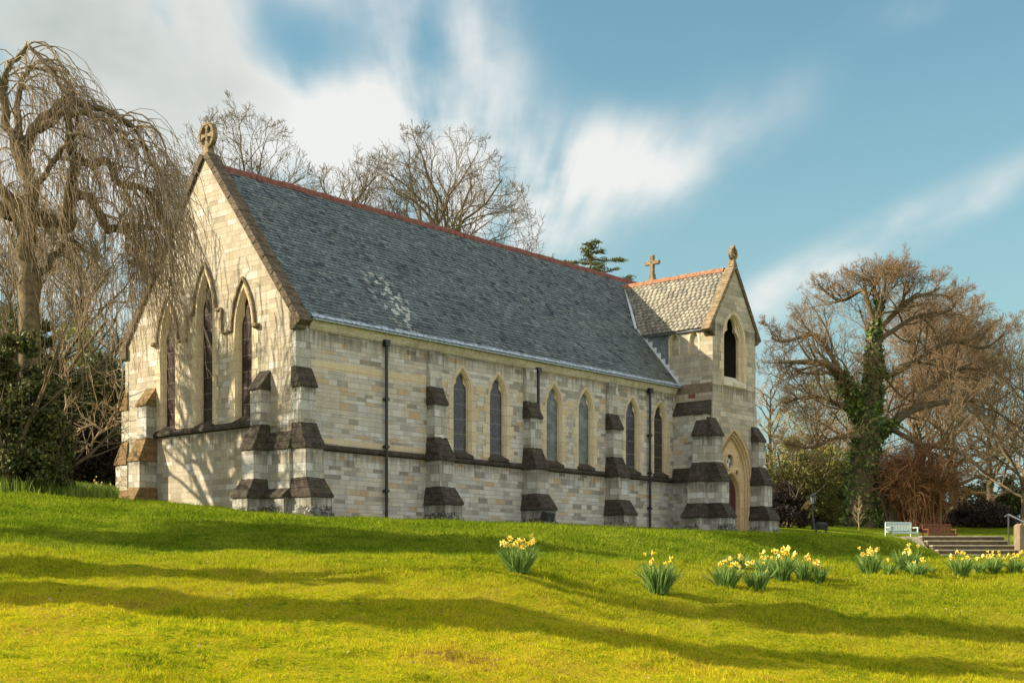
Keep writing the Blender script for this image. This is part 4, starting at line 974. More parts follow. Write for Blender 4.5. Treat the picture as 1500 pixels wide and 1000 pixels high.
# -- weeping tree on the left
def weeping():
    D = 43.0
    def P3(x, y, d): return Vector((at(x, d), d, EYE+(HOR-y)/F*d))
    base = on(36, D-5); root = empty('weeping_tree', base, 0, 'old bare weeping tree with curtains of hanging twigs in front of the gable', 'tree'); t = Tree(77); rd = t.r
    def limb(pts, r0, r1, lvl=0):
        P = [P3(x, y, D+dz)-base for x, y, dz in pts]; out = []; n = len(P)      # smooth by Catmull-Rom
        for i in range(n-1):
            a, b, c, d = P[max(i-1, 0)], P[i], P[i+1], P[min(i+2, n-1)]
            for k in range(4):
                u = k/4; out.append(.5*((2*b)+(c-a)*u+(2*a-5*b+4*c-d)*u*u+(3*b-a-3*c+d)*u**3))
        r0 *= 1.25; r1 *= 1.5; out.append(P[-1]); m = len(out); t.line([o+Vector((rd.gauss(0, .05), rd.gauss(0, .05), rd.gauss(0, .05))) for o in out], [(r0+(r1-r0)*i/(m-1))*rd.uniform(.88, 1.15) for i in range(m)], lvl); return out
    L = [limb([(36, 760, -5), (36, 600, -5), (42, 450, -5), (36, 350, -5), (46, 270, -4.9), (34, 215, -4.7), (62, 175, -4.4), (90, 150, -4)], .31, .07),
         limb([(-90, 290, -5), (0, 310, -5), (60, 320, -4), (103, 330, -2.8)], .22, .14),
         limb([(103, 332, -2.8), (104, 280, -3.6), (112, 232, -4.2), (100, 185, -4.4), (108, 150, -4.4)], .17, .06),
         limb([(106, 285, -3.4), (132, 288, -3.4), (150, 315, -3.2), (158, 338, -3), (185, 332, -3), (218, 334, -3)], .13, .05),
         limb([(112, 232, -4.2), (135, 240, -4.4), (160, 240, -4.5), (175, 270, -4.5), (203, 273, -4.4), (232, 300, -4.2), (250, 345, -3.8)], .11, .04),
         limb([(38, 350, -5), (20, 300, -5.2), (-20, 240, -5.5), (-60, 200, -6)], .16, .07),
         limb([(45, 260, -4.8), (20, 200, -5), (0, 130, -5.3), (-20, 70, -5.6)], .15, .04),
         limb([(60, 190, -4.5), (100, 165, -4.8), (140, 170, -5), (178, 195, -5), (205, 235, -5)], .10, .03),
         limb([(36, 225, -4.8), (22, 160, -4.6), (40, 105, -4.5), (75, 105, -4.2)], .10, .03),
         limb([(90, 150, -4), (140, 158, -4.4), (185, 182, -4.8), (215, 220, -5), (232, 262, -5)], .08, .03),
         limb([(20, 300, -5), (55, 270, -5.2), (85, 225, -5.4), (100, 200, -5.6), (140, 205, -5.8)], .09, .03),
         limb([(38, 420, -5), (80, 380, -4.5), (100, 350, -4), (125, 370, -3)], .09, .03),
         limb([(0, 140, -5.2), (25, 85, -5.2), (50, 75, -5), (85, 120, -4.8), (110, 160, -4.6)], .07, .02)]
    toward = Vector((.75, -.25, 0))
    def hang(p, d, ln, r, lean, lvl=2):
        n = max(5, int(ln/.35)); q = p.copy(); pts = [q.copy()]; g = 0.0
        for i in range(n):
            g = min(1, g+2.4/n); d = (d*(1-.42*g)+Vector((lean.x, lean.y, -1))*.42*g+Vector((rd.gauss(0, .10), rd.gauss(0, .10), rd.gauss(0, .07)))).normalized(); q = q+d*(ln/n); pts.append(q.copy())
        t.line(pts, [r+(.0045-r)*i/n for i in range(n+1)], lvl); return pts
    for li, pts in enumerate(L):
        dens = [12, 9, 11, 14, 19, 14, 20, 19, 17, 17, 12, 7, 18][li]
        for k in range(dens):
            f = (.30 if li == 0 else .08)+(.92 if li == 0 else .92)*rd.random()**.8; f = min(f, .999); i = min(int(f*(len(pts)-1)), len(pts)-2)
            b = pts[i].lerp(pts[i+1], rd.random()); tang = (pts[i+1]-pts[i]).normalized()
            dd = (rot_dir(tang, rd.uniform(.4, 1.2), rd.uniform(0, 6.28))+Vector((.2, 0, .55))).normalized()
            if li == 0 and i < 14: dd = (dd+Vector((.5, -.2, 0))).normalized()
            ln = rd.uniform(1.2, 3.0); w = hang(b, dd, ln, rd.uniform(.016, .034), Vector((rd.uniform(-.2, .35), rd.uniform(-.3, .3), 0)), 1)
            for m in range(rd.randint(3, 6)):
                j = rd.randint(1, len(w)-2); dd2 = rot_dir((w[j+1]-w[j]).normalized(), rd.uniform(.3, 1.1), rd.uniform(0, 6.28)); dd2 = (dd2+Vector((.1, 0, .25))).normalized()
                h = hang(w[j], dd2, rd.uniform(.8, 2.7)*(1.35 if li in (4, 3) else 1), rd.uniform(.007, .013), Vector((rd.uniform(-.05, .22), rd.uniform(-.1, .1), 0)), 2)
                for q_ in range(rd.randint(1, 4)):
                    j2 = rd.randint(1, len(h)-2); hang(h[j2], rot_dir((h[j2+1]-h[j2]).normalized(), rd.uniform(.3, .9), rd.uniform(0, 6.28)), rd.uniform(.4, 1.5), .0065, Vector((rd.uniform(-.05, .2), 0, 0)), 3)
    # the curtain in front of the gable
    for k in range(85):
        f = rd.random(); x0 = 175+80*f; y0 = 262+78*f**.7+rd.uniform(-25, 25); x1 = x0+rd.uniform(5, 85)*(.5+.6*f); y1 = rd.uniform(380, 600)+30*f
        a = P3(x0, y0, D-2.2-rd.random()*1.6)-base; b = P3(x1, y1, D-2.2-rd.random()*2)-base; n = 11
        pts = []
        for i in range(n+1):
            u = i/n; h_ = u**1.5; pts.append(Vector((a.x+(b.x-a.x)*(u*.55+h_*.45), a.y+(b.y-a.y)*u, a.z+(b.z-a.z)*(u*.35+.65*u**1.4)))+Vector((rd.gauss(0, .035), rd.gauss(0, .035), rd.gauss(0, .03))))
        t.line(pts, [.013+(.0045-.013)*i/n for i in range(n+1)], 2)
        for m in range(rd.randint(1, 4)):
            j = rd.randint(2, n-2); hang(pts[j], rot_dir((pts[j+1]-pts[j]).normalized(), rd.uniform(.25, .7), rd.uniform(0, 6.28)), rd.uniform(.5, 1.7), .0065, Vector((rd.uniform(-.05, .2), 0, 0)), 3)
    # long curtains left of the gable
    for k in range(80):
        x0 = rd.choice((rd.uniform(-20, 60), rd.uniform(30, 110), rd.uniform(60, 170))); y0 = rd.uniform(230, 350); y1 = y0+rd.uniform(120, 330); x1 = x0+rd.gauss(-6, 14)
        dz = rd.uniform(-2.5, 1.5); a = P3(x0, y0, D+dz)-base; b = P3(x1, y1, D+dz+rd.uniform(-.4, .4))-base; n = 11; ph = rd.uniform(0, 6)
        pts = [a.lerp(b, i/n)+Vector((.10*math.sin(ph+i*.55)+rd.gauss(0, .03), rd.gauss(0, .04), rd.gauss(0, .03))) for i in range(n+1)]
        t.line(pts, [.014+(.005-.014)*i/n for i in range(n+1)], 2)
        for m in range(2): j = rd.randint(2, n-2); hang(pts[j], rot_dir((pts[j+1]-pts[j]).normalized(), rd.uniform(.2, .6), rd.uniform(0, 6.28)), rd.uniform(.5, 1.4), .0065, Vector((rd.uniform(-.1, .1), 0, 0)), 3)
    link('trunk', t.mesh('trunk', 0, 0, M['bark_weep']), root); link('crown', t.mesh('crown', 1, 9, M['twig_weep']), root)
weeping()

# -- the big ivy-clad tree on the right
def ivy_tree():
    D = 78.0
    def P3(x, y, dz=0): d = D+dz; return Vector((at(x, d), d, EYE+(HOR-y)/F*d))
    base = on(1262, D); root = empty('ivy_clad_tree', base, 0, 'big bare spreading tree with an ivy covered trunk beside the lamp post', 'tree'); t = Tree(31); rd = t.r
    def limb(pts, r0, r1):
        P = [P3(x, y, dz)-base for x, y, dz in pts]; out = []; n = len(P)
        for i in range(n-1):
            a, b, c, d = P[max(i-1, 0)], P[i], P[i+1], P[min(i+2, n-1)]
            for k in range(4): u = k/4; out.append(.5*((2*b)+(c-a)*u+(2*a-5*b+4*c-d)*u*u+(3*b-a-3*c+d)*u**3))
        out.append(P[-1]); m = len(out); rads = [r0+(r1-r0)*i/(m-1) for i in range(m)]; t.line(out, rads, 0); return out, rads
    LB = [limb([(1262, 775, 0), (1264, 700, 0), (1270, 640, 0), (1276, 590, 0), (1280, 530, 0), (1282, 480, 0)], 1.0, .36),
          limb([(1268, 660, 0), (1255, 600, 0), (1238, 560, -1), (1215, 535, -2), (1180, 530, -3), (1142, 531, -3.5)], .55, .09),
          limb([(1272, 645, 0), (1300, 625, 1), (1335, 600, 2), (1375, 590, 3), (1425, 585, 4)], .5, .12),
          limb([(1282, 480, 0), (1270, 440, 0), (1262, 425, .5), (1235, 440, 1), (1215, 432, 1), (1198, 415, 1)], .22, .06),
          limb([(1282, 480, 0), (1288, 445, 0), (1275, 415, 0), (1262, 405, 0)], .22, .06),
          limb([(1284, 485, 0), (1305, 465, 1), (1330, 440, 1), (1360, 430, 2), (1378, 420, 2)], .22, .06),
          limb([(1283, 500, 0), (1315, 480, 1), (1345, 462, 2), (1390, 455, 3), (1400, 440, 3)], .20, .05),
          limb([(1255, 600, 0), (1225, 590, -1), (1190, 580, -2), (1150, 590, -3)], .2, .06),
          limb([(1238, 560, -1), (1212, 510, -1), (1195, 490, -1), (1150, 500, -1), (1130, 495, -1)], .20, .06),
          limb([(1270, 640, 0), (1230, 640, -2), (1190, 655, -3), (1150, 650, -4)], .2, .05),
          limb([(1280, 530, 0), (1300, 550, 1), (1340, 530, 2), (1390, 500, 2), (1440, 510, 3), (1470, 490, 3)], .25, .06),
          limb([(1284, 470, 0), (1294, 430, -.5), (1298, 412, -.5)], .15, .05),
          limb([(1300, 625, 1), (1350, 650, -1), (1400, 660, -2), (1440, 690, -3)], .2, .05),
          limb([(1335, 600, 2), (1372, 560, 3), (1410, 540, 3), (1450, 545, 4)], .22, .06)]
    cen = P3(1310, 560)-base; rx = 190/F*D; rz = 165/F*D
    env = lambda q: ((q.x-cen.x)/rx)**2+((q.z-cen.z)/rz)**2+(q.y/7.5)**2 < 1.0
    for li, (pts, rads) in enumerate(LB):
        rads = [x*.85 for x in rads] if li else rads; LB[li] = (pts, rads); t.lines[li] = (pts, rads, 0)
        K = 10 if li == 0 else 14
        for k in range(K):
            f = (.45 if li == 0 else .15)+(.54 if li == 0 else .85)*(k+rd.random())/K; f = min(f, .99); i = min(int(f*(len(pts)-1)), len(pts)-2); tang = (pts[i+1]-pts[i]).normalized()
            dd = (rot_dir(tang, rd.uniform(.35, 1.0), rd.uniform(0, 6.28))+Vector((0, 0, .22))).normalized()
            t.grow(pts[i], dd, rd.uniform(2.0, 4.6), min(rads[i]*.45, .085), 1, 4, 6, .22, .06, (0, 7, 5, 4), (.4, 1.0), (.38, .68), env, .0065)
    link('trunk', t.mesh('trunk', 0, 1, M['bark_brown']), root); link('crown', t.mesh('crown', 2, 9, M['twig_brown']), root)
    Pv = []
    for li, lo, hi, n, sp in ((0, 0.0, .98, 8000, .19), (1, 0, .50, 2400, .22), (2, 0, .30, 1800, .22), (10, 0, .2, 400, .2), (4, 0, .4, 300, .15), (7, 0, .2, 400, .2)):
        pts, rads = LB[li]; m = len(pts)
        for k in range(n):
            f = lo+(hi-lo)*rd.random()**(1.25 if li == 0 else 1); x = f*(m-1); i = min(int(x), m-2); c = pts[i].lerp(pts[i+1], x-i); r = rads[i]*.8+abs(rd.gauss(0, sp))*(1.25-.8*f if li == 0 else .8); 
            if math.sin(c.z*1.9+rd.random())*math.sin(c.z*.7) > .75: continue
            g = Vector((rd.gauss(0, 1), rd.gauss(0, 1), rd.gauss(0, .5))).normalized()*r; Pv.append(tuple(c+g))
    V, Fc = leaf_quads(np.array(Pv), .115, .8); link('ivy', np_mesh('ivy', V, Fc, [M['ivy']]), root)
ivy_tree()

G2 = 'bare trees beyond the garden steps'
bare_tree('bare_tree', 1395, 92, 430, 250, 201, 'tall russet tree filling the gap right of the ivy clad tree', G2, mc='twig_brown', trunk_f=.2, thick=1.3, env_c=.5)
bare_tree('bare_tree', 1450, 96, 470, 230, 202, 'bare tree behind the hedge near the right side', G2, mc='twig_brown', trunk_f=.15, env_c=.5, thick=1.0)
bare_tree('bare_tree', 1500, 84, 510, 230, 203, 'pale barked bare tree standing behind the stone pier', G2, mc='twig_grey', mt='bark_weep', trunk_f=.15, env_c=.5)
bare_tree('bare_tree', 1345, 98, 450, 260, 204, 'russet tree directly behind the ivy clad trunk', G2, mc='twig_brown', trunk_f=.2, env_c=.5, thick=1.0)
bare_tree('bare_tree', 1128, 100, 520, 80, 205, 'slender pale bare tree beside the tower wall', 'slender trees by the tower', mc='twig_pale', trunk_f=.2, maxl=3)
bare_tree('bare_tree', 1195, 92, 560, 150, 206, 'young tree with yellow green spring leaves left of the ivy clad tree', None, mc='twig_pale', trunk_f=.15, maxl=3, env_c=.5, leaf=('yellow_leaf', 5, .07, .3))
bare_tree('bare_tree', 1265, 99, 560, 150, 207, 'straw coloured bare tree low behind the ivy clad trunk', G2, mc='twig_pale', trunk_f=.12, maxl=3, env_c=.5)

def arching_shrub(px, d, w, h, n, m, seed, label):
    p = on(px, d); root = empty('arching_shrub', p, 0, label, 'shrub'); t = Tree(seed); rd = t.r; rw = w/F*d/2; hh = h/F*d
    for k in range(n):
        az = rd.uniform(0, 6.28); x0 = Vector((rd.gauss(0, .35)*rw*.4, rd.gauss(0, .5), -.05)); out = rd.uniform(.2, 1.0); top = hh*rd.uniform(.55, 1.0)*(1-.35*out*out); a = x0; pts = []
        for i in range(9):
            u = i/8; r_ = out*rw*u**1.15; z = top*(math.sin(min(u*1.75, 2.75)*.92))*1.0; pts.append(Vector((a.x+math.cos(az)*r_, a.y+math.sin(az)*r_*.8, max(z, .02)))+Vector((rd.gauss(0, .05), rd.gauss(0, .05), rd.gauss(0, .05))))
        t.line(pts, [.035+(.012-.035)*i/8 for i in range(9)], 1)
        for j in (3, 5, 6, 7):
            t.grow(pts[j], rot_dir((pts[j+1]-pts[j]).normalized(), rd.uniform(.3, 1), rd.uniform(0, 6.28)), rd.uniform(.6, 1.4), .018, 2, 3, 4, .25, -.08, (0, 0, 3), (.4, .9), (.4, .7), None, .009)
    link('stem', t.mesh('stem', 0, 9, m), root)
arching_shrub(1352, 77, 150, 130, 300, M['twig_rust'], 61, 'dense rust brown arching shrub behind the wooden bench')
arching_shrub(1305, 79, 80, 110, 90, M['twig_pale'], 62, 'tangle of pale straw arching stems beside the ivy clad trunk')

# -- evergreens and hedges
shrub('evergreen_shrub', on(1148, 84), 4.0, 2.5, 5.8, 26000, .10, M['olive'], 'tall olive evergreen bush behind the tower buttress', 'shrub', 110, 71)
shrub('evergreen_shrub', on(1215, 86), 3.6, 2.2, 5.2, 26000, .10, M['laurel'], 'sunlit green laurel bush behind the lamp post', 'shrub', 110, 72)
shrub('evergreen_shrub', on(1192, 90), 2.6, 2.2, 7.0, 9000, .10, M['laurel'], 'taller yellowish bush above the laurel', 'shrub', 60, 79, hollow=.3)
shrub('copper_bush', on(1149, 70), 1.35, 1.2, 2.4, 22000, .05, M['yew'], 'rounded dark copper bush at the foot of the tower', 'shrub', 90, 73, hollow=.75)
shrub('clipped_hedge', on(1436, 82), 2.4, 1.6, 1.7, 20000, .06, M['yew'], 'low dark hedge behind the steps near the stone pier', 'hedge', 90, 74, hollow=.7)
shrub('evergreen_shrub', on(1340, 100), 9, 2, 3.4, 20000, .13, M['evergreen'], 'far green thicket behind the rusty arching shrub', 'shrub', 120, 75)
shrub('evergreen_shrub', on(1490, 100), 6, 2, 4.2, 12000, .13, M['evergreen'], 'far green thicket behind the hedge at the right', 'shrub', 90, 76)
# left thicket
shrub('holly_tree', on(36, 50), 2.5, 1.8, 7.4, 40000, .085, M['evergreen'], 'dark column of ivy and holly behind the weeping tree', 'tree', 150, 81, hollow=.4)
shrub('evergreen_shrub', on(22, 36.6), 1.6, .9, 4.9, 30000, .06, M['evergreen'], 'ragged evergreen bush hiding the foot of the weeping tree', 'shrub', 130, 89, hollow=.5)
shrub('evergreen_shrub', on(62, 38.5), 1.1, .8, 3.2, 14000, .06, M['evergreen'], 'lower evergreen bush right of the weeping tree trunk', 'shrub', 80, 90, hollow=.5)
shrub('evergreen_shrub', on(-20, 52), 3.0, 2.2, 7.5, 26000, .09, M['evergreen'], 'dark evergreen thicket at the left end of the bank', 'shrub', 110, 82)
shrub('evergreen_shrub', on(128, 58), 2.6, 2.0, 6.6, 30000, .075, M['evergreen'], 'evergreen thicket against the left corner of the gable', 'shrub', 120, 83, hollow=.4)
shrub('yellow_green_shrub', on(135, 61), 2.2, 1.8, 8.8, 12000, .075, M['yellow_leaf'], 'yellow green bush rising between the weeping tree and the gable', 'shrub', 70, 84, hollow=.3)
shrub('bramble_thicket', on(88, 49.5), 2.6, 1.2, 2.6, 30000, .06, M['yew'], 'dark brown bramble thicket at the top of the long grass', 'shrub', 120, 85, twigs=M['bark_brown'], hollow=.6)
shrub('bramble_thicket', on(0, 49), 2.4, 1.2, 3.0, 24000, .06, M['yew'], 'dark brown bramble thicket at the far left above the daffodils', 'shrub', 100, 86, twigs=M['bark_brown'], hollow=.6)
def fallen_branch():
    p = on(120, 47.5); root = empty('pale_sapling', p, 0, 'pale spreading sapling with crooked branches left of the gable corner', 'tree'); t = Tree(88); rd = t.r
    def P3(x, y): return Vector((at(x, 47.5), 47.5, EYE+(HOR-y)/F*47.5))-p
    for pts in ([(134, 655), (150, 630), (172, 600), (178, 560), (176, 500), (188, 470)], [(134, 655), (110, 648), (85, 640)], [(60, 700), (82, 640), (95, 590), (98, 545), (90, 510)], [(150, 630), (130, 622), (118, 630)], [(172, 600), (150, 590), (128, 592)]):
        P = [P3(*q) for q in pts]; n = len(P); out = []
        for i in range(n-1):
            for k in range(3): out.append(P[i].lerp(P[i+1], k/3)+Vector((rd.gauss(0, .04), rd.gauss(0, .1), rd.gauss(0, .04))))
        out.append(P[-1]); m = len(out); t.line(out, [.045-.03*i/(m-1) for i in range(m)], 0)
        for i in range(1, m-1):
            for _ in range(2): t.grow(out[i], rot_dir((out[i+1]-out[i]).normalized(), rd.uniform(.5, 1.2), rd.uniform(0, 6.28)), rd.uniform(.5, 1.2), .018, 1, 2, 5, .25, 0, (0, 3), (.4, .9), (.4, .7), None, .007)
    link('trunk', t.mesh('trunk', 0, 0, M['twig_pale']), root); link('crown', t.mesh('crown', 1, 9, M['twig_pale']), root)
fallen_branch()

# -- trees outside the picture on the left, whose shadows fall over the lawn
def shade_tree(x, y, H, rw, seed, leafy, name='lawn_tree', tf=.25, limb=.10):
    base = Vector((x, y, gz(x, y))); root = empty(name, base, 0, 'tree standing left of the lawn, its shadow lying across the grass', 'tree', 'trees shading the lawn'); t = Tree(seed)
    pts = [Vector((t.r.gauss(0, .05), t.r.gauss(0, .05), H*.9*i/8)) for i in range(9)]; t.line(pts, [.34*(1-.8*i/8) for i in range(9)], 0)
    for j in range(22):
        tt = tf+(1-tf)*j/22; z = H*.9*tt; az = j*2.4; a = R(70)-R(35)*tt; t.grow(Vector((0, 0, z)), Vector((math.cos(az)*math.sin(a), math.sin(az)*math.sin(a), math.cos(a))), rw*1.2*(1.1-.5*tt), limb, 1, 3, 6, .2, .05, (0, 6, 5), (.4, 1), (.4, .7), None, .014)
    t.build(root, 1, M['bark_brown'], M['twig_brown'])
    if leafy:
        P = shrub_pts(rw, rw, H*(1-tf), leafy, 110, seed, .15)*np.array([1, 1, 1.0]); P[:, 2] += H*tf*.98; V, Fc = leaf_quads(P, .23); link('foliage', np_mesh('foliage', V, Fc, [M['evergreen']]), root)
SHADE = [(-16, 11.9, 12.5, .9, 301, 8000, .26), (-16.5, 13.9, 8.4, .6, 302, 3800, .48), (-15.5, 14.5, 11.2, .8, 303, 4200, .83), (-27, 22.9, 15.6, 4.2, 304, 22000, .76), (-21, 33.0, 21.5, 3.8, 305, 26000, .68)]
shade_tree(-22.5, 42.6, 11.0, 3.7, 311, 0, tf=.5, limb=.17)
for x, y, H, rw, sd_, lf, tf in SHADE: shade_tree(x, y, H, rw, sd_, lf, tf=tf)

# ------------------------------------------------------------------ daffodils
def flower_mesh(seed):
    r = random.Random(seed); m = MB(); n = 6; 
    for k in range(n):
        a = 2*math.pi*k/n+r.uniform(-.1, .1); L_ = .038*r.uniform(.9, 1.1); w = .014; b = r.uniform(-.008, .004); ca, sa = math.cos(a), math.sin(a)
        P = lambda q, s_, o: (q*ca-s_*sa, o, q*sa+s_*ca)
        m.add([P(.004, 0, .0), P(L_*.5, w, b*.4), P(L_, 0, b), P(L_*.5, -w, b*.4)], [(0, 1, 2, 3)])
    for (r0, y0, r1, y1) in ((.011, 0, .012, -.022), (.012, -.022, .018, -.032)):
        A = [(r0*math.cos(2*math.pi*k/8), y0, r0*math.sin(2*math.pi*k/8)) for k in range(8)]; B = [(r1*math.cos(2*math.pi*k/8), y1, r1*math.sin(2*math.pi*k/8)) for k in range(8)]; m.strip(A, B, 1, True)
    me = bpy.data.meshes.new('flower'); me.from_pydata(m.v, [], m.f); me.materials.append(M['petal']); me.materials.append(M['trumpet']); me.polygons.foreach_set('material_index', m.m); me.update(); return me
FLW = [flower_mesh(i) for i in range(4)]
def clump(px, y_base, d, w, h, nleaf, flowers, label, seed, group='daffodil clumps on the lawn', cat='daffodils'):
    x = at(px, d); base = Vector((x, d, gz(x, d))); root = empty('daffodil_clump', base, 0, label, cat, group); r = np.random.default_rng(seed); rw = w/2
    n = nleaf; a = r.uniform(0, 6.28, n); q = np.sqrt(r.random(n))*rw*.45; P = np.stack([q*np.cos(a), q*np.sin(a)*.8, 0*q-.01], 1); out = np.stack([np.cos(a), np.sin(a)], 1)*(q/(rw*.45))[:, None]
    hh = h*r.uniform(.55, .95, n); wd = .0085*r.uniform(.7, 1.3, n); ta = r.uniform(0, 6.28, n); t = np.stack([np.cos(ta), np.sin(ta), 0*ta], 1)*wd[:, None]; segs = 5; V = []
    dx = out*(rw*.62)+r.normal(0, .07, (n, 2)); bend = r.uniform(.0, .35, n)+(r.random(n) < .15)*.5
    for i in range(segs+1):
        u = i/segs; c = P+np.stack([dx[:, 0]*u**1.4, dx[:, 1]*u**1.4, hh*(u-bend*u**3*.6)], 1); tt = t*(1-.75*u**3); V += [c-tt, c+tt]
    V = np.stack(V, 1).reshape(-1, 3); b = (np.arange(n)*2*(segs+1))[:, None]; Fc = np.concatenate([b+np.array([2*i, 2*i+1, 2*i+3, 2*i+2]) for i in range(segs)]); link('leaves', np_mesh('leaves', V, Fc, [M['daff_leaf']]), root)
    rd = random.Random(seed); st = MB()
    for k in range(flowers):
        a = rd.uniform(0, 6.28); q = rd.random()**.5*rw*.9; tip = Vector((q*math.cos(a), q*math.sin(a)*.8, h*rd.uniform(.72, 1.08))); b0 = Vector((tip.x*.35, tip.y*.35, 0)); st.tube([b0, b0.lerp(tip, .5)+Vector((0, 0, .02)), tip], .0028, 4, cap=False)
        f = link('flower', FLW[rd.randrange(4)], root, tip); f.rotation_euler = (rd.uniform(-.35, .5), rd.uniform(-.3, .3), rd.uniform(-2.2, 2.2)); s_ = rd.uniform(.9, 1.35); f.scale = (s_, s_, s_)
    if flowers: st.build('stem', M['daff_leaf'], root)
    return root
CL = [(760, 790, 838, 65, 13, 160, 'lone flowering daffodil clump on the hump of lawn below the third buttress'),
      (965, 814, 868, 62, 5, 190, 'dark leaved daffodil clump with few flowers, second along the lawn'),
      (1063, 818, 864, 50, 7, 150, 'daffodil clump at the left front of the big cluster'),
      (1080, 806, 832, 42, 1, 110, 'nearly flowerless daffodil tuft at the back of the big cluster'),
      (1110, 825, 862, 44, 3, 120, 'small daffodil clump low at the front of the big cluster'),
      (1122, 811, 846, 42, 5, 130, 'daffodil clump in the middle back of the big cluster'),
      (1147, 806, 851, 44, 9, 150, 'fullest flowering daffodil clump in the big cluster'),
      (1177, 813, 848, 38, 6, 90, 'daffodil clump right of centre in the big cluster'),
      (1201, 822, 853, 26, 4, 60, 'small daffodil tuft ending the big cluster on its right'),
      (1274, 803, 842, 42, 9, 140, 'flowering daffodil clump just left of the pair before the bench'),
      (1302, 820, 841, 22, 1, 60, 'short daffodil tuft between two full clumps'),
      (1328, 799, 839, 44, 6, 150, 'tall daffodil clump in front of the pale bench'),
      (1343, 818, 844, 34, 2, 110, 'daffodil clump at the front right of the tall one'),
      (1362, 825, 838, 13, 0, 30, 'tiny flowerless daffodil tuft below the left end of the steps'),
      (1407, 810, 843, 46, 7, 150, 'wide daffodil clump below the middle of the steps'),
      (1436, 815, 840, 26, 2, 60, 'thin daffodil clump right of the wide one below the steps'),
      (1456, 810, 840, 32, 6, 100, 'flowering daffodil clump below the right end of the steps'),
      (1487, 810, 839, 34, 6, 100, 'daffodil clump nearest the right side of the lawn')]
def dist_for(px, yb, lo=12.0, hi=26.0):     # distance at which the lawn is seen in row yb
    best = min((abs(HOR-(gz(at(px, d), d)-EYE)/d*F-yb), d) for d in np.arange(lo, hi, .1)); return best[1]
for i, (px, yt, yb, wpx, nf, nl, lab) in enumerate(CL):
    d = dist_for(px, yb); clump(px, 0, d, wpx/F*d, (yb-yt)/F*d*1.02, int(nl*1.5), int(nf*1.3+.5), lab, 500+i)
CB = [(8, 40.5, 'daffodil clump at the left end of the long grass bank'), (28, 39.5, 'second daffodil clump from the left in the long grass'), (48, 41.5, 'daffodil clump in the middle of the long grass'), (137, 41.0, 'daffodil clump in the long grass close to the church corner'), (153, 40.0, 'daffodil clump nearest the church corner in the long grass')]
for i, (px, d, lab) in enumerate(CB): clump(px, 0, d, .5, .62, 60, 3, lab, 540+i, 'daffodils in the long grass bank')
n = 16000; d = rng.uniform(35.0, 47, n); px = rng.uniform(-60, 172, n)
keep = rng.random(n) < np.clip((d-34.5-(px/172)*3.0)/2, 0, 1); d = d[keep]; px = px[keep]; x = (px-750)/F*d
o = link('long_grass', blades('long_grass', np.stack([x, d, ground_z(x, d)-.02], 1), rng.uniform(.22, .5, len(x)), rng.uniform(.012, .03, len(x)), [M['long_grass']], .5, 2)); tag(o, 'uncut long grass along the top of the bank left of the church', 'long grass', kind='stuff')

# ------------------------------------------------------------------ small things
def bench(px, d, rz, m, label):
    p = on(px, d); root = empty('park_bench', p, rz, label, 'bench', 'benches on the terrace'); w = .80
    s = MB()
    for k in range(5): s.box(-w, -.20+k*.10, .42, w, -.115+k*.10, .455)
    s.box(-w, -.22, .34, w, -.20, .42); s.build('seat', m, root)
    b = MB(); b.box(-w, .30, .86, w, .345, .95); b.box(-w, .28, .50, w, .32, .56)
    for k in range(17): x = -w+.045+k*.0945; b.box(x-.028, .305, .56, x+.028, .325, .86)
    b.build('backrest', m, root)
    for x in (-w, w-.06):
        for y, h in ((-.24, .64), (.29, .93)): l = MB(); l.box(x, y, 0, x+.06, y+.06, h); l.build('leg', m, root)
        a = MB(); a.box(x-.01, -.28, .64, x+.07, .30, .68); a.build('armrest', m, root)
    return root
bench(1322, 67, R(22), M['white_paint'], 'pale green white painted park bench left of the steps')
bench(1377, 67, R(14), M['brown_wood'], 'red brown wooden park bench behind the top of the steps')

def lamp_post():
    p = on(1191, 69); root = empty('lamp_post', p, 0, 'slim black lamp post with a tapered glass lantern beside the tower', 'lamp post'); H = EYE+(HOR-722)/F*69-p.z
    a = MB(); a.tube([(0, 0, -.1), (0, 0, .5), (0, 0, .52), (0, 0, H-.55)], [.09, .08, .05, .04], 10); a.tube([(0, 0, 1.0), (0, 0, 1.1)], .075, 10); a.build('pole', M['pipe'], root)
    l = MB(); z = H-.55
    for k in range(6):
        t0, t1 = 2*math.pi*k/6, 2*math.pi*(k+1)/6; l.tube([(.09*math.cos(t0), .09*math.sin(t0), z), (.17*math.cos(t0), .17*math.sin(t0), z+.36)], .014, 4)
    l.tube([(0, 0, z-.06), (0, 0, z)], [.04, .10], 6); l.tube([(0, 0, z+.36), (0, 0, z+.40), (0, 0, z+.52), (0, 0, z+.56), (0, 0, z+.64)], [.20, .20, .07, .03, .008], 6); ln = l.build('lantern', M['pipe'], root)
    g = MB(); g.tube([(0, 0, z+.01), (0, 0, z+.355)], [.08, .16], 6); g.build('glass', M['lamp_glass'], ln)
lamp_post()
def floodlight(loc, rz, label, s=1.0):
    root = empty('floodlight', loc, rz, label, 'floodlight', 'ground floodlights')
    b = MB(); b.prism([(-.30*s, -.12*s, .12*s), (-.34*s, -.20*s, .42*s), (-.34*s, .02*s, .50*s), (-.30*s, .16*s, .16*s)], (.62*s, 0, 0)); b.build('housing', M['metal_dark'], root, bevel=.015)
    k = MB(); k.box(-.34*s, -.03, -.05, -.30*s, .05, .3*s); k.box(.30*s, -.03, -.05, .34*s, .05, .3*s); k.box(-.34*s, -.06, -.06, .34*s, .10, -.01+.03); k.build('bracket', M['metal_dark'], root)
floodlight(on(1203, 66), R(30), 'dark box floodlight on the grass right of the lamp post', 1.0)
fp = church.matrix_basis if False else None
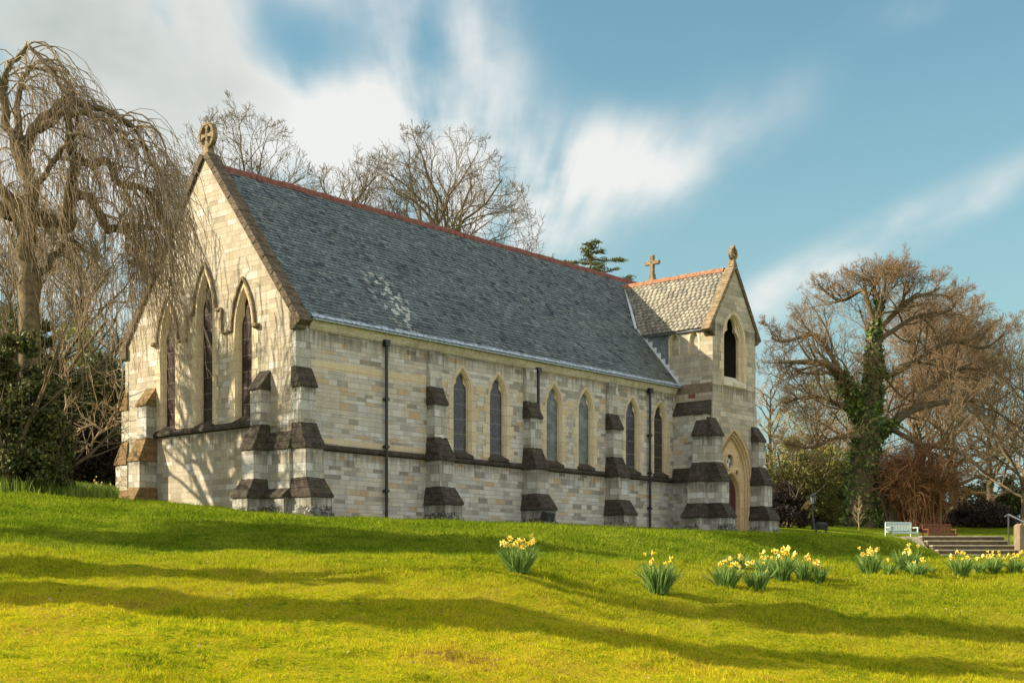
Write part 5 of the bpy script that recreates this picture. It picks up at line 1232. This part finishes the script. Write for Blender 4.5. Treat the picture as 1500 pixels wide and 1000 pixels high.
def church_pt(X, Y): t = R(90-TH); return Vector((-6.429+X*math.cos(t)-Y*math.sin(t), 41.567+X*math.sin(t)+Y*math.cos(t), 0))
c_ = church_pt(9.95, -1.55); c_.z = EYE+1.846-.02
floodlight(c_, R(60), 'black box floodlight against the third buttress of the nave', 1.0)

def steps():
    d0, rise, tread, n = 43.1, .152, .36, 5; xl, xr = at(1362, 42), at(1484, 42); zt = EYE+(HOR-785)/F*43.1
    root = empty('garden_steps', (xl, d0, zt-n*rise), 0, 'five broad weathered stone steps up the grass bank', 'steps')
    for k in range(n):
        z1 = rise*(n-k); y0 = -tread*(k+1); s = MB(); off = k*.06
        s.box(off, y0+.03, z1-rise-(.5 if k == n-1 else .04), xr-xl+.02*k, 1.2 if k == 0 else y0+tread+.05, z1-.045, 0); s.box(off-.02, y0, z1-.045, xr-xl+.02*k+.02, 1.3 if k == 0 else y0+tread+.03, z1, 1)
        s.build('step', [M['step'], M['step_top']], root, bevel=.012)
    r = MB(); r.prism([(-.02, -.1, n*rise-.01), (-.02, -.1-tread*n, -.1), (-.02, -.1-tread*n, -.8), (-.02, 1.2, -.8), (-.02, 1.2, n*rise-.01)], (-.55, 0, 0)); r.build('side_ramp', M['gravel'], root)
    # pier and low wall to the right, with the handrail
    pr = empty('stone_pier', (xr+.05, 41.6, zt-.76), 0, 'tan stone pier with rounded top at the right of the steps', 'pier'); b = MB()
    b.prism([(0, 0, -.5), (.16, 0, -.5), (.16, 0, 1.05), (.08, 0, 1.12), (0, 0, 1.05)], (0, .5, 0)); b.build('post', M['pier'], pr, bevel=.02)
    b = MB(); b.prism([(.17, .1, -.5), (1.6, .1, -.5), (1.6, .1, .75), (.55, .1, .90), (.34, .1, 1.10), (.17, .1, 1.12)], (0, .4, 0)); b.build('wall', M['pier'], pr, bevel=.02)
    h = empty('handrail', (xr-.05, 41.2, zt-.7), 0, 'grey metal handrail sloping down beside the stone pier', 'handrail'); b = MB()
    b.tube([(-.06, 1.2, 1.30), (.0, 1.05, 1.36), (.45, .35, .98), (1.0, -.5, .5)], .03, 8); b.tube([(0, 1.05, -.2), (0, 1.05, 1.34)], .025, 8); b.tube([(1.0, -.5, -.5), (1.0, -.5, .5)], .025, 8); b.build('rail', M['galv'], h)
steps()
def sapling():
    p = on(1258, 73); root = empty('bare_sapling', p, 0, 'straw coloured young sapling in front of the ivy covered trunk', 'tree'); t = Tree(91)
    H = 1.9; pts = [Vector((t.r.gauss(0, .02), 0, H*i/7)) for i in range(8)]; t.line(pts, [.035*(1-i/8) for i in range(8)], 0)
    for k in range(22): i = 1+k % 6; az = k*2.4; t.grow(pts[i], Vector((math.cos(az)*.6, math.sin(az)*.6, .8)).normalized(), .5*(1.2-i/8), .012, 1, 2, 4, .12, .05, (0, 3), (.3, .7), (.4, .7), None, .006)
    link('trunk', t.mesh('trunk', 0, 0, M['twig_pale']), root); link('crown', t.mesh('crown', 1, 9, M['twig_pale']), root)
sapling()
